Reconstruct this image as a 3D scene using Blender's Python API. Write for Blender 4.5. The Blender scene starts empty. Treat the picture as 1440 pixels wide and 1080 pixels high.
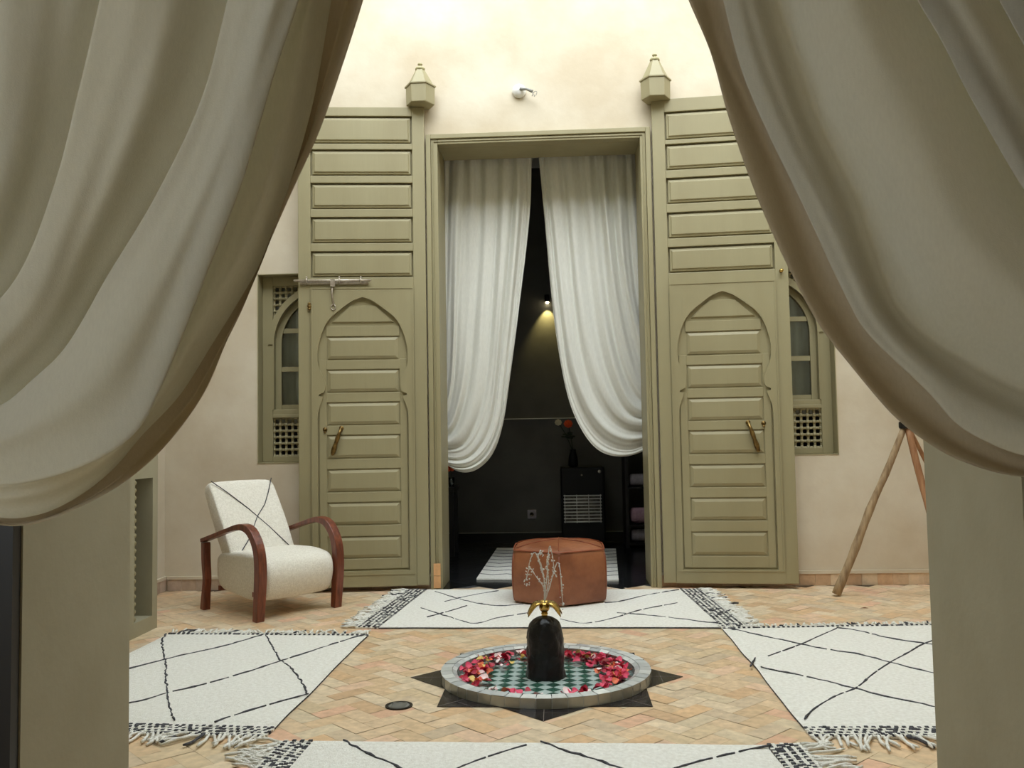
import bpy, bmesh, math, random
from mathutils import Vector, Matrix, noise
random.seed(7)
PI = math.pi
sc = bpy.context.scene
C = sc.collection

# ------------------------------------------------------------------ camera model (fitted once, 1440x1080)
CAMH = 1.1
FPX = 1243.28
yaw, pitch, roll = [math.radians(a) for a in (-2.933, 3.234, -0.993)]
cy_, sy_, cp_, sp_ = math.cos(yaw), math.sin(yaw), math.cos(pitch), math.sin(pitch)
F_ = Vector((sy_*cp_, cy_*cp_, sp_)); R0 = Vector((cy_, -sy_, 0)); U0 = R0.cross(F_)
R_ = math.cos(roll)*R0 + math.sin(roll)*U0
U_ = -math.sin(roll)*R0 + math.cos(roll)*U0
O_ = Vector((0, 0, CAMH))
def ray(x, y): return F_ + (x-720)/FPX*R_ - (y-540)/FPX*U_
def onZ(x, y, z=0.0):
    d = ray(x, y); return O_ + d*((z-CAMH)/d.z)
def onY(x, y, Y):
    d = ray(x, y); return O_ + d*(Y/d.y)
def onX(x, y, X):
    d = ray(x, y); return O_ + d*(X/d.x)

cam_d = bpy.data.cameras.new('camera'); cam = bpy.data.objects.new('camera', cam_d); C.objects.link(cam)
cam_d.sensor_width = 36; cam_d.sensor_fit = 'HORIZONTAL'; cam_d.lens = FPX/1440*36
cam_d.clip_start = 0.05; cam_d.clip_end = 100
cam.matrix_world = Matrix(((R_.x, U_.x, -F_.x, 0), (R_.y, U_.y, -F_.y, 0), (R_.z, U_.z, -F_.z, CAMH), (0, 0, 0, 1)))
sc.camera = cam

# ------------------------------------------------------------------ materials
def lin(r, g=None, b=None):
    if g is None: r, g, b = r
    f = lambda c: (c/255/12.92) if c/255 <= .04045 else ((c/255+.055)/1.055)**2.4
    return (f(r), f(g), f(b), 1)
def nt(name):
    m = bpy.data.materials.new(name); m.use_nodes = True
    n = m.node_tree.nodes; l = m.node_tree.links
    return m, n, l, n['Principled BSDF'], n['Material Output']
def noise_node(n, l, scale, detail=4, rough=.55, coord='Object', stretch=None):
    tc = n.new('ShaderNodeTexCoord'); t = n.new('ShaderNodeTexNoise')
    t.inputs['Scale'].default_value = scale; t.inputs['Detail'].default_value = detail
    t.inputs['Roughness'].default_value = rough
    if stretch:
        mp = n.new('ShaderNodeMapping'); mp.inputs['Scale'].default_value = stretch
        l.new(tc.outputs[coord], mp.inputs['Vector']); l.new(mp.outputs['Vector'], t.inputs['Vector'])
    else: l.new(tc.outputs[coord], t.inputs['Vector'])
    return t
def ramp(n, l, src, stops):
    r = n.new('ShaderNodeValToRGB')
    e = r.color_ramp.elements
    e[0].position, e[0].color = stops[0]; e[1].position, e[1].color = stops[-1]
    for p, c in stops[1:-1]:
        x = e.new(p); x.color = c
    l.new(src, r.inputs['Fac']); return r
def mat(name, c1, c2=None, scale=6, rough=.6, metal=0, bump=0, bscale=40, detail=4, spec=.5, stretch=None, lo=.35, hi=.65, bstretch=None):
    m, n, l, p, o = nt(name)
    p.inputs['Roughness'].default_value = rough; p.inputs['Metallic'].default_value = metal
    p.inputs['Specular IOR Level'].default_value = spec
    if c2 is None: c2 = tuple(x*.88 for x in c1[:3])+(1,)
    t = noise_node(n, l, scale, detail, stretch=stretch)
    r = ramp(n, l, t.outputs['Fac'], [(lo, c1), (hi, c2)])
    l.new(r.outputs['Color'], p.inputs['Base Color'])
    if bump:
        b = noise_node(n, l, bscale, 5, stretch=bstretch)
        bn = n.new('ShaderNodeBump'); bn.inputs['Strength'].default_value = bump; bn.inputs['Distance'].default_value = .01
        l.new(b.outputs['Fac'], bn.inputs['Height']); l.new(bn.outputs['Normal'], p.inputs['Normal'])
    return m
def cloth(name, c1, trans, bump=.25, bscale=300, c2=None, tcol=None):
    m, n, l, p, o = nt(name)
    n.remove(p)
    d = n.new('ShaderNodeBsdfDiffuse'); t = n.new('ShaderNodeBsdfTranslucent'); mx = n.new('ShaderNodeMixShader')
    if c2 is None: c2 = tuple(x*.93 for x in c1[:3])+(1,)
    nz = noise_node(n, l, bscale*.5, 3, stretch=(1, 1, .25)); r = ramp(n, l, nz.outputs['Fac'], [(.3, c1), (.7, c2)])
    l.new(r.outputs['Color'], d.inputs['Color'])
    if tcol: t.inputs['Color'].default_value = tcol
    else: l.new(r.outputs['Color'], t.inputs['Color'])
    mx.inputs['Fac'].default_value = trans
    l.new(d.outputs[0], mx.inputs[1]); l.new(t.outputs[0], mx.inputs[2]); l.new(mx.outputs[0], o.inputs['Surface'])
    b = noise_node(n, l, bscale, 3); bn = n.new('ShaderNodeBump'); bn.inputs['Strength'].default_value = bump; bn.inputs['Distance'].default_value = .002
    l.new(b.outputs['Fac'], bn.inputs['Height']); l.new(bn.outputs['Normal'], d.inputs['Normal'])
    return m
def attr_mat(name, rough=.45, mott=.12, bump=.1, spec=.5, scale=25):
    m, n, l, p, o = nt(name)
    a = n.new('ShaderNodeVertexColor'); a.layer_name = 'tile'
    t = noise_node(n, l, scale, 5)
    mr = n.new('ShaderNodeMapRange'); mr.inputs['To Min'].default_value = 1-mott; mr.inputs['To Max'].default_value = 1+mott
    mr.inputs['From Min'].default_value = .3; mr.inputs['From Max'].default_value = .7
    l.new(t.outputs['Fac'], mr.inputs['Value'])
    mx = n.new('ShaderNodeMix'); mx.data_type = 'RGBA'; mx.blend_type = 'MULTIPLY'; mx.inputs['Factor'].default_value = 1
    l.new(a.outputs['Color'], mx.inputs['A']); l.new(mr.outputs['Result'], mx.inputs['B'])
    l.new(mx.outputs['Result'], p.inputs['Base Color'])
    p.inputs['Roughness'].default_value = rough; p.inputs['Specular IOR Level'].default_value = spec
    bn = n.new('ShaderNodeBump'); bn.inputs['Strength'].default_value = bump; bn.inputs['Distance'].default_value = .004
    l.new(t.outputs['Fac'], bn.inputs['Height']); l.new(bn.outputs['Normal'], p.inputs['Normal'])
    return m
def glass_mat(name, tint, glossy=.12, rough=.02):
    m, n, l, p, o = nt(name); n.remove(p)
    t = n.new('ShaderNodeBsdfTransparent'); t.inputs['Color'].default_value = tint
    g = n.new('ShaderNodeBsdfGlossy'); g.inputs['Roughness'].default_value = rough; g.inputs['Color'].default_value = (.9, .9, .9, 1)
    fr = n.new('ShaderNodeFresnel'); fr.inputs['IOR'].default_value = 1.4
    ad = n.new('ShaderNodeMath'); ad.operation = 'ADD'; ad.inputs[1].default_value = glossy; ad.use_clamp = True
    mx = n.new('ShaderNodeMixShader'); l.new(fr.outputs[0], ad.inputs[0]); l.new(ad.outputs[0], mx.inputs['Fac'])
    l.new(t.outputs[0], mx.inputs[1]); l.new(g.outputs[0], mx.inputs[2]); l.new(mx.outputs[0], o.inputs['Surface'])
    return m

M = {}
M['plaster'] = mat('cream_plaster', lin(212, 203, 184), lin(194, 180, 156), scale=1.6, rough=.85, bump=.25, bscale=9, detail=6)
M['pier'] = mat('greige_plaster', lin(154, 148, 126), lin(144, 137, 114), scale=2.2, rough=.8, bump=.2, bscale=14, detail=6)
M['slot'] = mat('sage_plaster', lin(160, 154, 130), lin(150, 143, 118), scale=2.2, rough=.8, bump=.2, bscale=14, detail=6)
M['green'] = mat('sage_green_paint', lin(153, 145, 112), lin(145, 136, 103), scale=3, rough=.48, bump=.12, bscale=30, stretch=(1, 1, .2), bstretch=(1, 1, .08))
M['green_dark'] = mat('sage_green_paint_recess', lin(165, 158, 119), lin(158, 150, 112), scale=3, rough=.55)
M['black_wall'] = mat('black_tadelakt', lin(86, 85, 81), lin(74, 73, 70), scale=3, rough=.42, bump=.15, bscale=6, detail=7)
M['black_band'] = mat('black_skirting', lin(16, 16, 17), lin(12, 12, 13), rough=.3)
M['grey_ceiling'] = mat('grey_ceiling_plaster', lin(222, 220, 212), lin(212, 210, 202), rough=.9)
M['black_wood'] = mat('black_wood', lin(24, 22, 21), lin(17, 16, 15), rough=.45, stretch=(1, 1, .2))
M['black_metal'] = mat('black_enamel', lin(19, 19, 20), lin(14, 14, 15), rough=.5, spec=.25)
M['tile'] = attr_mat('terracotta_tile', .42, .16, .12)
M['zellige'] = attr_mat('glazed_tile', .18, .08, .1, spec=.6)
M['black_tile'] = attr_mat('black_glazed_tile', .2, .15, .1, spec=.6)
M['grout'] = mat('sand_grout', lin(186, 164, 134), lin(170, 150, 122), rough=.9, scale=20)
M['rim_grout'] = mat('pale_grout', lin(176, 178, 176), lin(160, 162, 160), rough=.8)
M['dark_grout'] = mat('grey_grout', lin(60, 62, 66), lin(45, 46, 50), rough=.8)
M['linen_dark'] = cloth('linen_border_shade_tone', lin(186, 174, 152), .2, bscale=420, tcol=lin(150, 130, 96))  # hem strip and tieback cloth; fold-valley shade put into the darker colour
M['linen'] = cloth('linen_curtain', lin(206, 204, 191), .24, bscale=420, tcol=lin(204, 193, 156))
M['cotton'] = cloth('white_cotton_curtain', lin(238, 238, 230), .22, bump=.15, bscale=200)
M['wool'] = mat('white_wool', lin(236, 235, 228), lin(222, 220, 211), scale=60, rough=.95, bump=.6, bscale=160, spec=.1)
M['wool_black'] = mat('black_wool', lin(92, 92, 96), lin(58, 58, 62), scale=60, rough=.95, spec=.1)
M['boucle'] = mat('cream_boucle', lin(236, 232, 220), lin(222, 217, 204), scale=80, rough=.95, bump=.45, bscale=180, spec=.15)
M['walnut'] = mat('reddish_walnut', lin(126, 66, 42), lin(88, 42, 27), scale=7, rough=.3, stretch=(8, 8, 1), bump=.05)
M['leather'] = mat('tan_leather', lin(154, 96, 62), lin(120, 68, 40), scale=5, rough=.38, bump=.22, bscale=40, detail=6)
M['leather_seam'] = mat('leather_piping', lin(150, 80, 48), lin(120, 60, 36), rough=.5)
M['driftwood'] = mat('driftwood', lin(170, 146, 112), lin(120, 96, 68), scale=5, rough=.75, stretch=(6, 6, 1), bump=.5, bscale=20)
M['pine'] = mat('orange_wood', lin(172, 128, 90), lin(136, 92, 60), scale=5, rough=.6, stretch=(6, 6, 1), bump=.3, bscale=20)
M['brass'] = mat('brass', lin(214, 184, 108), lin(180, 148, 80), rough=.24, metal=1)
M['brass_old'] = mat('aged_brass', lin(150, 124, 76), lin(104, 82, 48), rough=.4, metal=1, scale=30)
M['steel'] = mat('worn_steel', lin(206, 198, 186), lin(168, 156, 142), rough=.38, metal=.7, scale=30)
M['iron'] = mat('dark_iron', lin(52, 48, 42), lin(36, 33, 29), rough=.5, metal=.7)
M['obsidian'] = mat('black_stone', lin(9, 8, 9), lin(17, 13, 16), rough=.3, bump=.8, bscale=26, spec=.35)
M['white'] = mat('white_plastic', lin(238, 238, 236), lin(230, 230, 228), rough=.4)
M['grey'] = mat('grey_plastic', lin(140, 140, 134), lin(128, 128, 122), rough=.4)
M['towel_w'] = mat('grey_towel', lin(196, 190, 200), lin(176, 170, 182), rough=.95, scale=40, bump=.5, bscale=150)
M['towel_p'] = mat('pink_towel', lin(206, 168, 184), lin(190, 150, 168), rough=.95, scale=40, bump=.5, bscale=150)
M['water'] = glass_mat('water', (.93, .97, .96, 1), .02, .03)
M['jet'] = mat('water_jet', lin(236, 236, 232), lin(220, 220, 216), rough=.15, spec=.8); M['jet'].node_tree.nodes['Principled BSDF'].inputs['Alpha'].default_value = .6
M['pane'] = glass_mat('window_glass', (.86, .9, .9, 1), .05, .02)
M['stem'] = mat('dark_stem', lin(40, 52, 34), lin(28, 38, 24), rough=.6)
M['orange'] = mat('orange_petal', lin(236, 92, 26), lin(214, 62, 18), rough=.6)
M['ivory'] = mat('ivory_petal', lin(226, 216, 186), lin(206, 196, 160), rough=.6)
M['wire'] = mat('bright_wire', lin(236, 234, 228), lin(214, 212, 206), rough=.4)
M['heat'] = mat('radiant_ceramic', lin(130, 126, 116), lin(84, 80, 74), scale=30, rough=.7)
M['terracotta_trim'] = attr_mat('terracotta_skirting', .6, .12, .1)
M['leaf_brown'] = mat('dry_leaf', lin(122, 70, 44), lin(96, 52, 32), rough=.8)
def emit(name, col, s):
    m, n, l, p, o = nt(name); p.inputs['Emission Color'].default_value = col; p.inputs['Emission Strength'].default_value = s
    p.inputs['Base Color'].default_value = (.8, .8, .8, 1); return m
M['bulb'] = emit('lamp_bulb', (1, .86, .5, 1), 30)

# ------------------------------------------------------------------ object helpers
def tag(o, label=None, cat=None, group=None, kind=None):
    if label: o['label'] = label
    if cat: o['category'] = cat
    if group: o['group'] = group
    if kind: o['kind'] = kind
    return o
def thing(name, label, cat, loc=(0, 0, 0), rz=0, group=None, kind=None):
    o = bpy.data.objects.new(name, None); C.objects.link(o)
    o.location = loc; o.rotation_euler = (0, 0, rz); o.empty_display_size = .1
    return tag(o, label, cat, group, kind)
class MB:
    """collects shapes, builds ONE mesh object"""
    def __init__(s): s.v = []; s.f = []; s.m = []; s.c = []; s.sm = []
    def add(s, verts, faces, mi=0, col=None, smooth=False):
        b = len(s.v); s.v += [tuple(v) for v in verts]
        for f in faces:
            s.f.append(tuple(b+i for i in f)); s.m.append(mi); s.c.append(col or (1, 1, 1, 1)); s.sm.append(smooth)
        return s
    def box(s, x0, x1, y0, y1, z0, z1, mi=0, col=None, M4=None):
        v = [Vector(p) for p in ((x0, y0, z0), (x1, y0, z0), (x1, y1, z0), (x0, y1, z0), (x0, y0, z1), (x1, y0, z1), (x1, y1, z1), (x0, y1, z1))]
        if M4: v = [M4 @ p for p in v]
        return s.add(v, [(0, 3, 2, 1), (4, 5, 6, 7), (0, 1, 5, 4), (1, 2, 6, 5), (2, 3, 7, 6), (3, 0, 4, 7)], mi, col)
    def quadprism(s, pts, z0, z1, mi=0, col=None):
        n = len(pts)
        v = [(p[0], p[1], z0) for p in pts]+[(p[0], p[1], z1) for p in pts]
        f = [tuple(range(n-1, -1, -1)), tuple(range(n, 2*n))]+[(i, (i+1) % n, n+(i+1) % n, n+i) for i in range(n)]
        return s.add(v, f, mi, col)
    def tube(s, pts, r, n=8, mi=0, cap=True, smooth=True, col=None):
        pts = [Vector(p) for p in pts]; k = len(pts)
        rr = r if isinstance(r, (list, tuple)) else [r]*k
        vs = []; up = None
        for i, p in enumerate(pts):
            d = (pts[min(i+1, k-1)]-pts[max(i-1, 0)]).normalized()
            if up is None:
                up = Vector((0, 0, 1)) if abs(d.z) < .9 else Vector((1, 0, 0))
            a = (up-d*up.dot(d)).normalized(); b = d.cross(a); up = a
            for j in range(n):
                t = 2*PI*j/n; vs.append(p+(a*math.cos(t)+b*math.sin(t))*rr[i])
        f = []
        for i in range(k-1):
            for j in range(n): f.append((i*n+j, i*n+(j+1) % n, (i+1)*n+(j+1) % n, (i+1)*n+j))
        s.add(vs, f, mi, col, smooth)
        if cap:
            b = len(s.v)-len(vs)
            for q in (tuple(b+j for j in range(n-1, -1, -1)), tuple(b+(k-1)*n+j for j in range(n))):
                s.f.append(q); s.m.append(mi); s.c.append(col or (1, 1, 1, 1)); s.sm.append(False)
        return s
    def lathe(s, prof, n=24, c=(0, 0, 0), mi=0, smooth=True, axis='z', ph=0, M4=None):
        vs = []
        for r, h in prof:
            for j in range(n):
                t = 2*PI*j/n+ph
                p = (r*math.cos(t), r*math.sin(t), h)
                if axis == 'y': p = (p[0], -p[2], p[1])
                p = Vector(p)+Vector(c)
                if M4: p = M4 @ p
                vs.append(p)
        f = []
        for i in range(len(prof)-1):
            for j in range(n): f.append((i*n+j, i*n+(j+1) % n, (i+1)*n+(j+1) % n, (i+1)*n+j))
        if prof[0][0] > 1e-6: f.append(tuple(range(n-1, -1, -1)))
        if prof[-1][0] > 1e-6: f.append(tuple((len(prof)-1)*n+j for j in range(n)))
        return s.add(vs, f, mi, None, smooth)
    def ball(s, c, r, n=8, k=5, mi=0, sc_=(1, 1, 1)):
        prof = [(max(1e-5, math.sin(PI*i/k)), -math.cos(PI*i/k)) for i in range(k+1)]
        vs = []; c = Vector(c)
        for q, h in prof:
            for j in range(n):
                t = 2*PI*j/n; vs.append(c+Vector((q*math.cos(t)*r*sc_[0], q*math.sin(t)*r*sc_[1], h*r*sc_[2])))
        f = [(i*n+j, i*n+(j+1) % n, (i+1)*n+(j+1) % n, (i+1)*n+j) for i in range(k) for j in range(n)]
        return s.add(vs, f, mi, None, True)
    def build(s, name, mats, parent=None, loc=None, bevel=0, segs=2, cols=False, smooth=None):
        me = bpy.data.meshes.new(name); me.from_pydata(s.v, [], s.f)
        if not isinstance(mats, (list, tuple)): mats = [mats]
        for m in mats: me.materials.append(m)
        me.polygons.foreach_set('material_index', s.m)
        me.polygons.foreach_set('use_smooth', s.sm if smooth is None else [smooth]*len(s.f))
        if cols:
            ca = me.color_attributes.new('tile', 'FLOAT_COLOR', 'CORNER'); d = []
            for p, c in zip(me.polygons, s.c): d += list(c)*p.loop_total
            ca.data.foreach_set('color', d)
        me.validate(); me.update()
        bm = bmesh.new(); bm.from_mesh(me); bmesh.ops.recalc_face_normals(bm, faces=bm.faces); bm.to_mesh(me); bm.free()
        o = bpy.data.objects.new(name, me); C.objects.link(o)
        if parent: o.parent = parent
        if loc: o.location = loc
        if bevel:
            b = o.modifiers.new('bevel', 'BEVEL'); b.width = bevel; b.segments = segs; b.limit_method = 'ANGLE'; b.angle_limit = .6
        return o
def catmull(P, n):
    """resample polyline P (tuples) smoothly to n points, by arc length"""
    P = [Vector(p) for p in P]
    T = [0]
    for a, b in zip(P, P[1:]): T.append(T[-1]+max(1e-6, (b-a).length))
    m = []
    for i in range(len(P)):
        a, b = max(i-1, 0), min(i+1, len(P)-1)
        m.append((P[b]-P[a])/(T[b]-T[a]))
    out = []
    for i in range(len(P)-1):
        h = T[i+1]-T[i]
        for k in range(12):
            t = k/12; t2 = t*t; t3 = t2*t
            out.append((2*t3-3*t2+1)*P[i]+(t3-2*t2+t)*h*m[i]+(-2*t3+3*t2)*P[i+1]+(t3-t2)*h*m[i+1])
    out.append(P[-1])
    L = [0]
    for a, b in zip(out, out[1:]): L.append(L[-1]+(b-a).length)
    res = []; j = 0
    for i in range(n):
        d = L[-1]*i/(n-1)
        while j < len(L)-2 and L[j+1] < d: j += 1
        t = (d-L[j])/max(1e-9, L[j+1]-L[j]); res.append(out[j].lerp(out[j+1], min(1, t)))
    return res
def dup(o, parent=None, loc=None, rot=None, scale=None):
    c = o.copy(); C.objects.link(c)
    if parent: c.parent = parent
    if loc is not None: c.location = loc
    if rot is not None: c.rotation_euler = rot
    if scale is not None: c.scale = scale
    for ch in list(o.children): dup(ch, c)
    return c
def rc(c, v=.06):
    k = 1+random.uniform(-v, v); return (c[0]*k, c[1]*k, c[2]*k, 1)

# ================================================================== SHELL
D = 6.40                  # face of the courtyard's back wall
TOP = 5.8                 # courtyard is open above this
XL, XR = -2.9, 3.1       # alcove side walls
XS = -2.38                # face of the left pier with the slot
FY0, FY1 = 1.87, 2.35     # thickness of the doorway wall the camera looks through
OXL, OXR = -1.16, 0.945   # opening in that wall
DL, DR, DT = -0.93, 0.71, 3.31    # door frame outer
IL, IR, IT = -0.845, 0.635, 3.235  # clear opening
WC = (-1.725, 1.505); WH = .48; WZ0, WZ1 = .915, 2.315

def struct(name, mb, m, label, cat, **k):
    o = mb.build(name, m, **k); return tag(o, label, cat, kind='structure')

# floor of the courtyard: herringbone terracotta
fm = MB()
pal = [lin(214, 188, 154), lin(208, 180, 144), lin(216, 196, 166), lin(214, 174, 144), lin(206, 184, 150), lin(200, 168, 132),
       lin(220, 188, 158), lin(210, 192, 162), lin(212, 178, 138), lin(200, 180, 152)]
pw = [6, 6, 4, 2, 5, 2, 3, 3, 3, 3]
Wt = .084; g = .0009
ca, sa = math.cos(PI/4), math.sin(PI/4)
fx0, fx1, fy0, fy1 = XL, XR, FY1-.5, D+.36
n0 = 140
for i in range(-n0, n0):
    for j in range(-n0//4-20, n0//4+20):
        for (ox, oy, w, h) in ((0, 0, 2, 1), (2, -1, 1, 2)):
            ax, ay = (i+4*j+ox)*Wt, (i+oy)*Wt
            mx_, my_ = ax+w*Wt/2, ay+h*Wt/2
            wx, wy = mx_*ca-my_*sa, mx_*sa+my_*ca+4.2
            if not (fx0-.0 < wx < fx1+.0 and fy0 < wy < fy1): continue
            if wx < -2.45 and wy < 5.1: continue
            if wy > 6.40: continue
            z = random.uniform(-.0008, .0004); tl = [random.uniform(-.0007, .0007) for _ in range(4)]
            q = []
            for k, (px, py) in enumerate(((ax+g, ay+g), (ax+w*Wt-g, ay+g), (ax+w*Wt-g, ay+h*Wt-g), (ax+g, ay+h*Wt-g))):
                q.append((px*ca-py*sa, px*sa+py*ca+4.2, z+tl[k]))
            fm.add(q, [(0, 1, 2, 3)], 0, rc(random.choices(pal, pw)[0], .05))
fm.box(fx0-.2, fx1+.2, fy0, 6.40, -.06, -.0026, 1)
struct('floor', fm, [M['tile'], M['grout']], 'terracotta herringbone tile floor of the courtyard', 'floor', cols=True)
# black floor of the room beyond: large dark squares on the diagonal
bf = MB(); s_ = .3
for i in range(-16, 24):
    for j in range(-20, 20):
        a, b = i*s_, j*s_; g2 = .0022
        q = [((px*ca-py*sa), (px*sa+py*ca)+8.0, 0) for px, py in ((a+g2, b+g2), (a+s_-g2, b+g2), (a+s_-g2, b+s_-g2), (a+g2, b+s_-g2))]
        cxq = sum(p[0] for p in q)/4; cyq = sum(p[1] for p in q)/4
        if abs(cxq) > 2.6 or not (6.44 < cyq < 9.3): continue
        bf.add(q, [(0, 1, 2, 3)], 0, rc(lin(30, 31, 34), .25))
bf.box(-3.0, 3.0, 6.401, 9.4, -.06, -.003, 1)
o = struct('floor', bf, [M['black_tile'], M['dark_grout']], 'glossy black tile floor of the dark room behind the doorway', 'floor', cols=True)

# back wall with door and two window openings
wb = MB(); wt = .35
zs = [(-.05, WZ0), (WZ0, WZ1), (WZ1, DT-.02), (DT-.02, TOP)]
holes = [(WC[0]-WH, WC[0]+WH, WZ0, WZ1), (DL+.03, DR-.03, -.05, DT-.02), (WC[1]-WH, WC[1]+WH, WZ0, WZ1)]
for z0, z1 in zs:
    x = XL-.3
    for hx0, hx1, hz0, hz1 in holes:
        if hz0 <= z0+1e-6 and hz1 >= z1-1e-6:
            wb.box(x, hx0, D, D+wt, z0, z1); x = hx1
    wb.box(x, XR+.3, D, D+wt, z0, z1)
struct('wall_back', wb, M['plaster'], 'tall cream plaster wall behind the open double doors', 'wall')
# left: alcove wall and projecting pier with the slot
wl = MB(); wl.box(XL-.3, XL, 5.22, D, -.05, TOP)
struct('wall_left', wl, M['plaster'], 'cream plaster side wall of the alcove behind the armchair', 'wall')
sy0, sy1 = onX(189, 770, XS).y, onX(214.5, 770, XS).y
sz0, sz1 = onX(202, 871, XS).z, onX(202, 673, XS).z
wp = MB()
ye = onX(221.5, 760, XS).y
wp.box(XL-.3, XS, FY1, sy0, -.05, TOP); wp.box(XL-.3, XS, sy1, ye, -.05, TOP)
wp.box(XL-.3, XS, sy0, sy1, -.05, sz0); wp.box(XL-.3, XS, sy0, sy1, sz1, TOP); wp.box(XL-.3, XS-.50, sy0, sy1, sz0, sz1)
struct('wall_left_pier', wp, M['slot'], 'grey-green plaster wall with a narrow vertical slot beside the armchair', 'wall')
wr = MB(); wr.box(XR, XR+.3, FY1, D, -.05, TOP)
struct('wall_right', wr, M['plaster'], 'cream plaster wall closing the courtyard on the right', 'wall')
# wall the camera looks through
wf = MB()
wf.box(XL-.3, OXL, FY0, FY1, -.05, TOP); wf.box(OXR, XR+.3, FY0, FY1, -.05, TOP); wf.box(OXL, OXR, FY0, FY1, 2.85, TOP)
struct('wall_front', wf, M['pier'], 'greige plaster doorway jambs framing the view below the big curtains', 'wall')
# camera room
ro = MB(); ro.box(-3.2, -3.0, -2.2, -1.3, -.05, 3.1); ro.box(-3.2, -3.0, .3, FY0, -.05, 3.1); ro.box(-3.2, -3.0, -1.3, .3, -.05, .9); ro.box(-3.2, -3.0, -1.3, .3, 2.4, 3.1)  # opening added to light the big curtains from the left
struct('wall_room_left', ro, M['plaster'], 'cream plaster left wall with an opening added for light in the foreground room', 'wall')
ro = MB(); ro.box(3.0, 3.2, -2.2, FY0, -.05, 3.1)
struct('wall_room_right', ro, M['plaster'], 'cream plaster right wall of the room in the foreground', 'wall')
ro = MB(); ro.box(-3.2, -2.6, -2.4, -2.2, -.05, 3.1); ro.box(-1.3, 3.2, -2.4, -2.2, -.05, 3.1); ro.box(-2.6, -1.3, -2.4, -2.2, -.05, .9); ro.box(-2.6, -1.3, -2.4, -2.2, 2.1, 3.1)  # unseen opening added so sky light reaches the curtain fronts
struct('wall_room_rear', ro, M['plaster'], 'cream plaster rear wall with an opening added for light on the left in the foreground room', 'wall')
ro = MB(); ro.box(-3.2, 3.2, -2.4, FY0, 3.1, 3.25)
struct('ceiling', ro, M['plaster'], 'plaster ceiling of the foreground room', 'ceiling')
ro = MB(); ro.box(-3.2, 3.2, -2.4, FY0-.02, -.06, -.001)
struct('floor', ro, M['grout'], 'sand coloured floor of the foreground room', 'floor')
# dark strip added for the unlit wall face beside the left jamb
tr = MB(); tr.box(OXL-.16, OXL-.004, FY0-.03, FY0-.002, 0, 2.9)
struct('shade_strip_1', tr, M['black_wood'], 'added dark strip for the unlit wall face at the left edge of the doorway', 'casing')

# black room
BY = onZ(700, 762).y     # its far wall
wz = onY(735, 589, BY).z
bw = MB(); bw.box(-2.6, 2.6, BY, BY+.2, wz, 4.0)
struct('wall_far', bw, M['black_wall'], 'black polished plaster wall seen through the doorway', 'wall')
bw = MB(); bw.box(-2.6, 2.6, BY-.012, BY+.2, .02, wz-.004); bw.box(-2.6, 2.6, BY-.016, BY+.2, wz-.004, wz+.004, 1)
struct('wall_far_dado', bw, [M['black_wall'], M['grey_ceiling']], 'charcoal lower wall panel with a thin pale line along its top', 'wall panel')
kz = onY(700, 749, BY).z
bw = MB(); bw.box(-2.6, 2.6, BY-.03, BY-.013, 0, kz-.004); bw.box(-2.6, 2.6, BY-.03, BY-.013, kz-.004, kz+.004, 1)
struct('baseboard_far', bw, [M['black_band'], M['grey']], 'black skirting with a pale top line at the foot of the dark far wall', 'skirting')
bw = MB(); bw.box(-2.8, -2.6, D+wt, BY+.2, -.05, 4.0)
struct('wall_far_left', bw, M['black_wall'], 'black plaster left wall of the dark room', 'wall')
bw = MB(); bw.box(2.6, 2.8, D+wt, BY+.2, -.05, 4.0)
struct('wall_far_right', bw, M['black_wall'], 'black plaster right wall of the dark room', 'wall')
bw = MB(); bw.box(-2.8, 2.8, D+wt, BY+.2, 3.87, 4.1)
struct('ceiling_far', bw, M['grey_ceiling'], 'grey plaster ceiling of the dark room', 'ceiling')

# skirtings: terracotta tiles topped by a plaster lip
def skirt(name, p0, p1, nrm, label, cols_=None):
    cols_ = cols_ or [lin(200, 170, 138), lin(184, 152, 120), lin(208, 184, 154), lin(192, 158, 124)]
    p0 = Vector((*p0, 0)); p1 = Vector((*p1, 0)); d = p1-p0; L = d.length; d.normalize(); nr = Vector((*nrm, 0))
    mb = MB(); k = max(1, int(L/.105)); w = L/k
    def bx(a, b, t, z0, z1, mi, col=None):
        q = [p0+d*a, p0+d*b, p0+d*b+nr*t, p0+d*a+nr*t]
        mb.quadprism([(v.x, v.y) for v in q], z0, z1, mi, col)
    for i in range(k):
        bx(i*w+.001, (i+1)*w-.001, .016, .001, .082, 0, rc(random.choice(cols_), .05))
    bx(0, L, .013, .0, .08, 1, (1, 1, 1, 1)); bx(0, L, .022, .082, .104, 1)
    return struct(name, mb, [M['terracotta_trim'], M['plaster']], label, 'skirting', cols=True)
skirt('baseboard_back', (DR+.0, D-.001), (XR-.03, D-.001), (0, -1), 'terracotta tile skirting with plaster lip under the right window')
skirt('baseboard_left', (XL+.001, 5.23), (XL+.001, D-.0), (1, 0), 'terracotta tile skirting on the alcove side wall behind the armchair', [lin(190, 172, 156), lin(182, 162, 144)])
skirt('baseboard_alcove', (XL+.03, D-.001), (DL-.0, D-.001), (0, -1), 'terracotta tile skirting behind the armchair under the left window', [lin(190, 172, 156), lin(182, 162, 144)])

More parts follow.
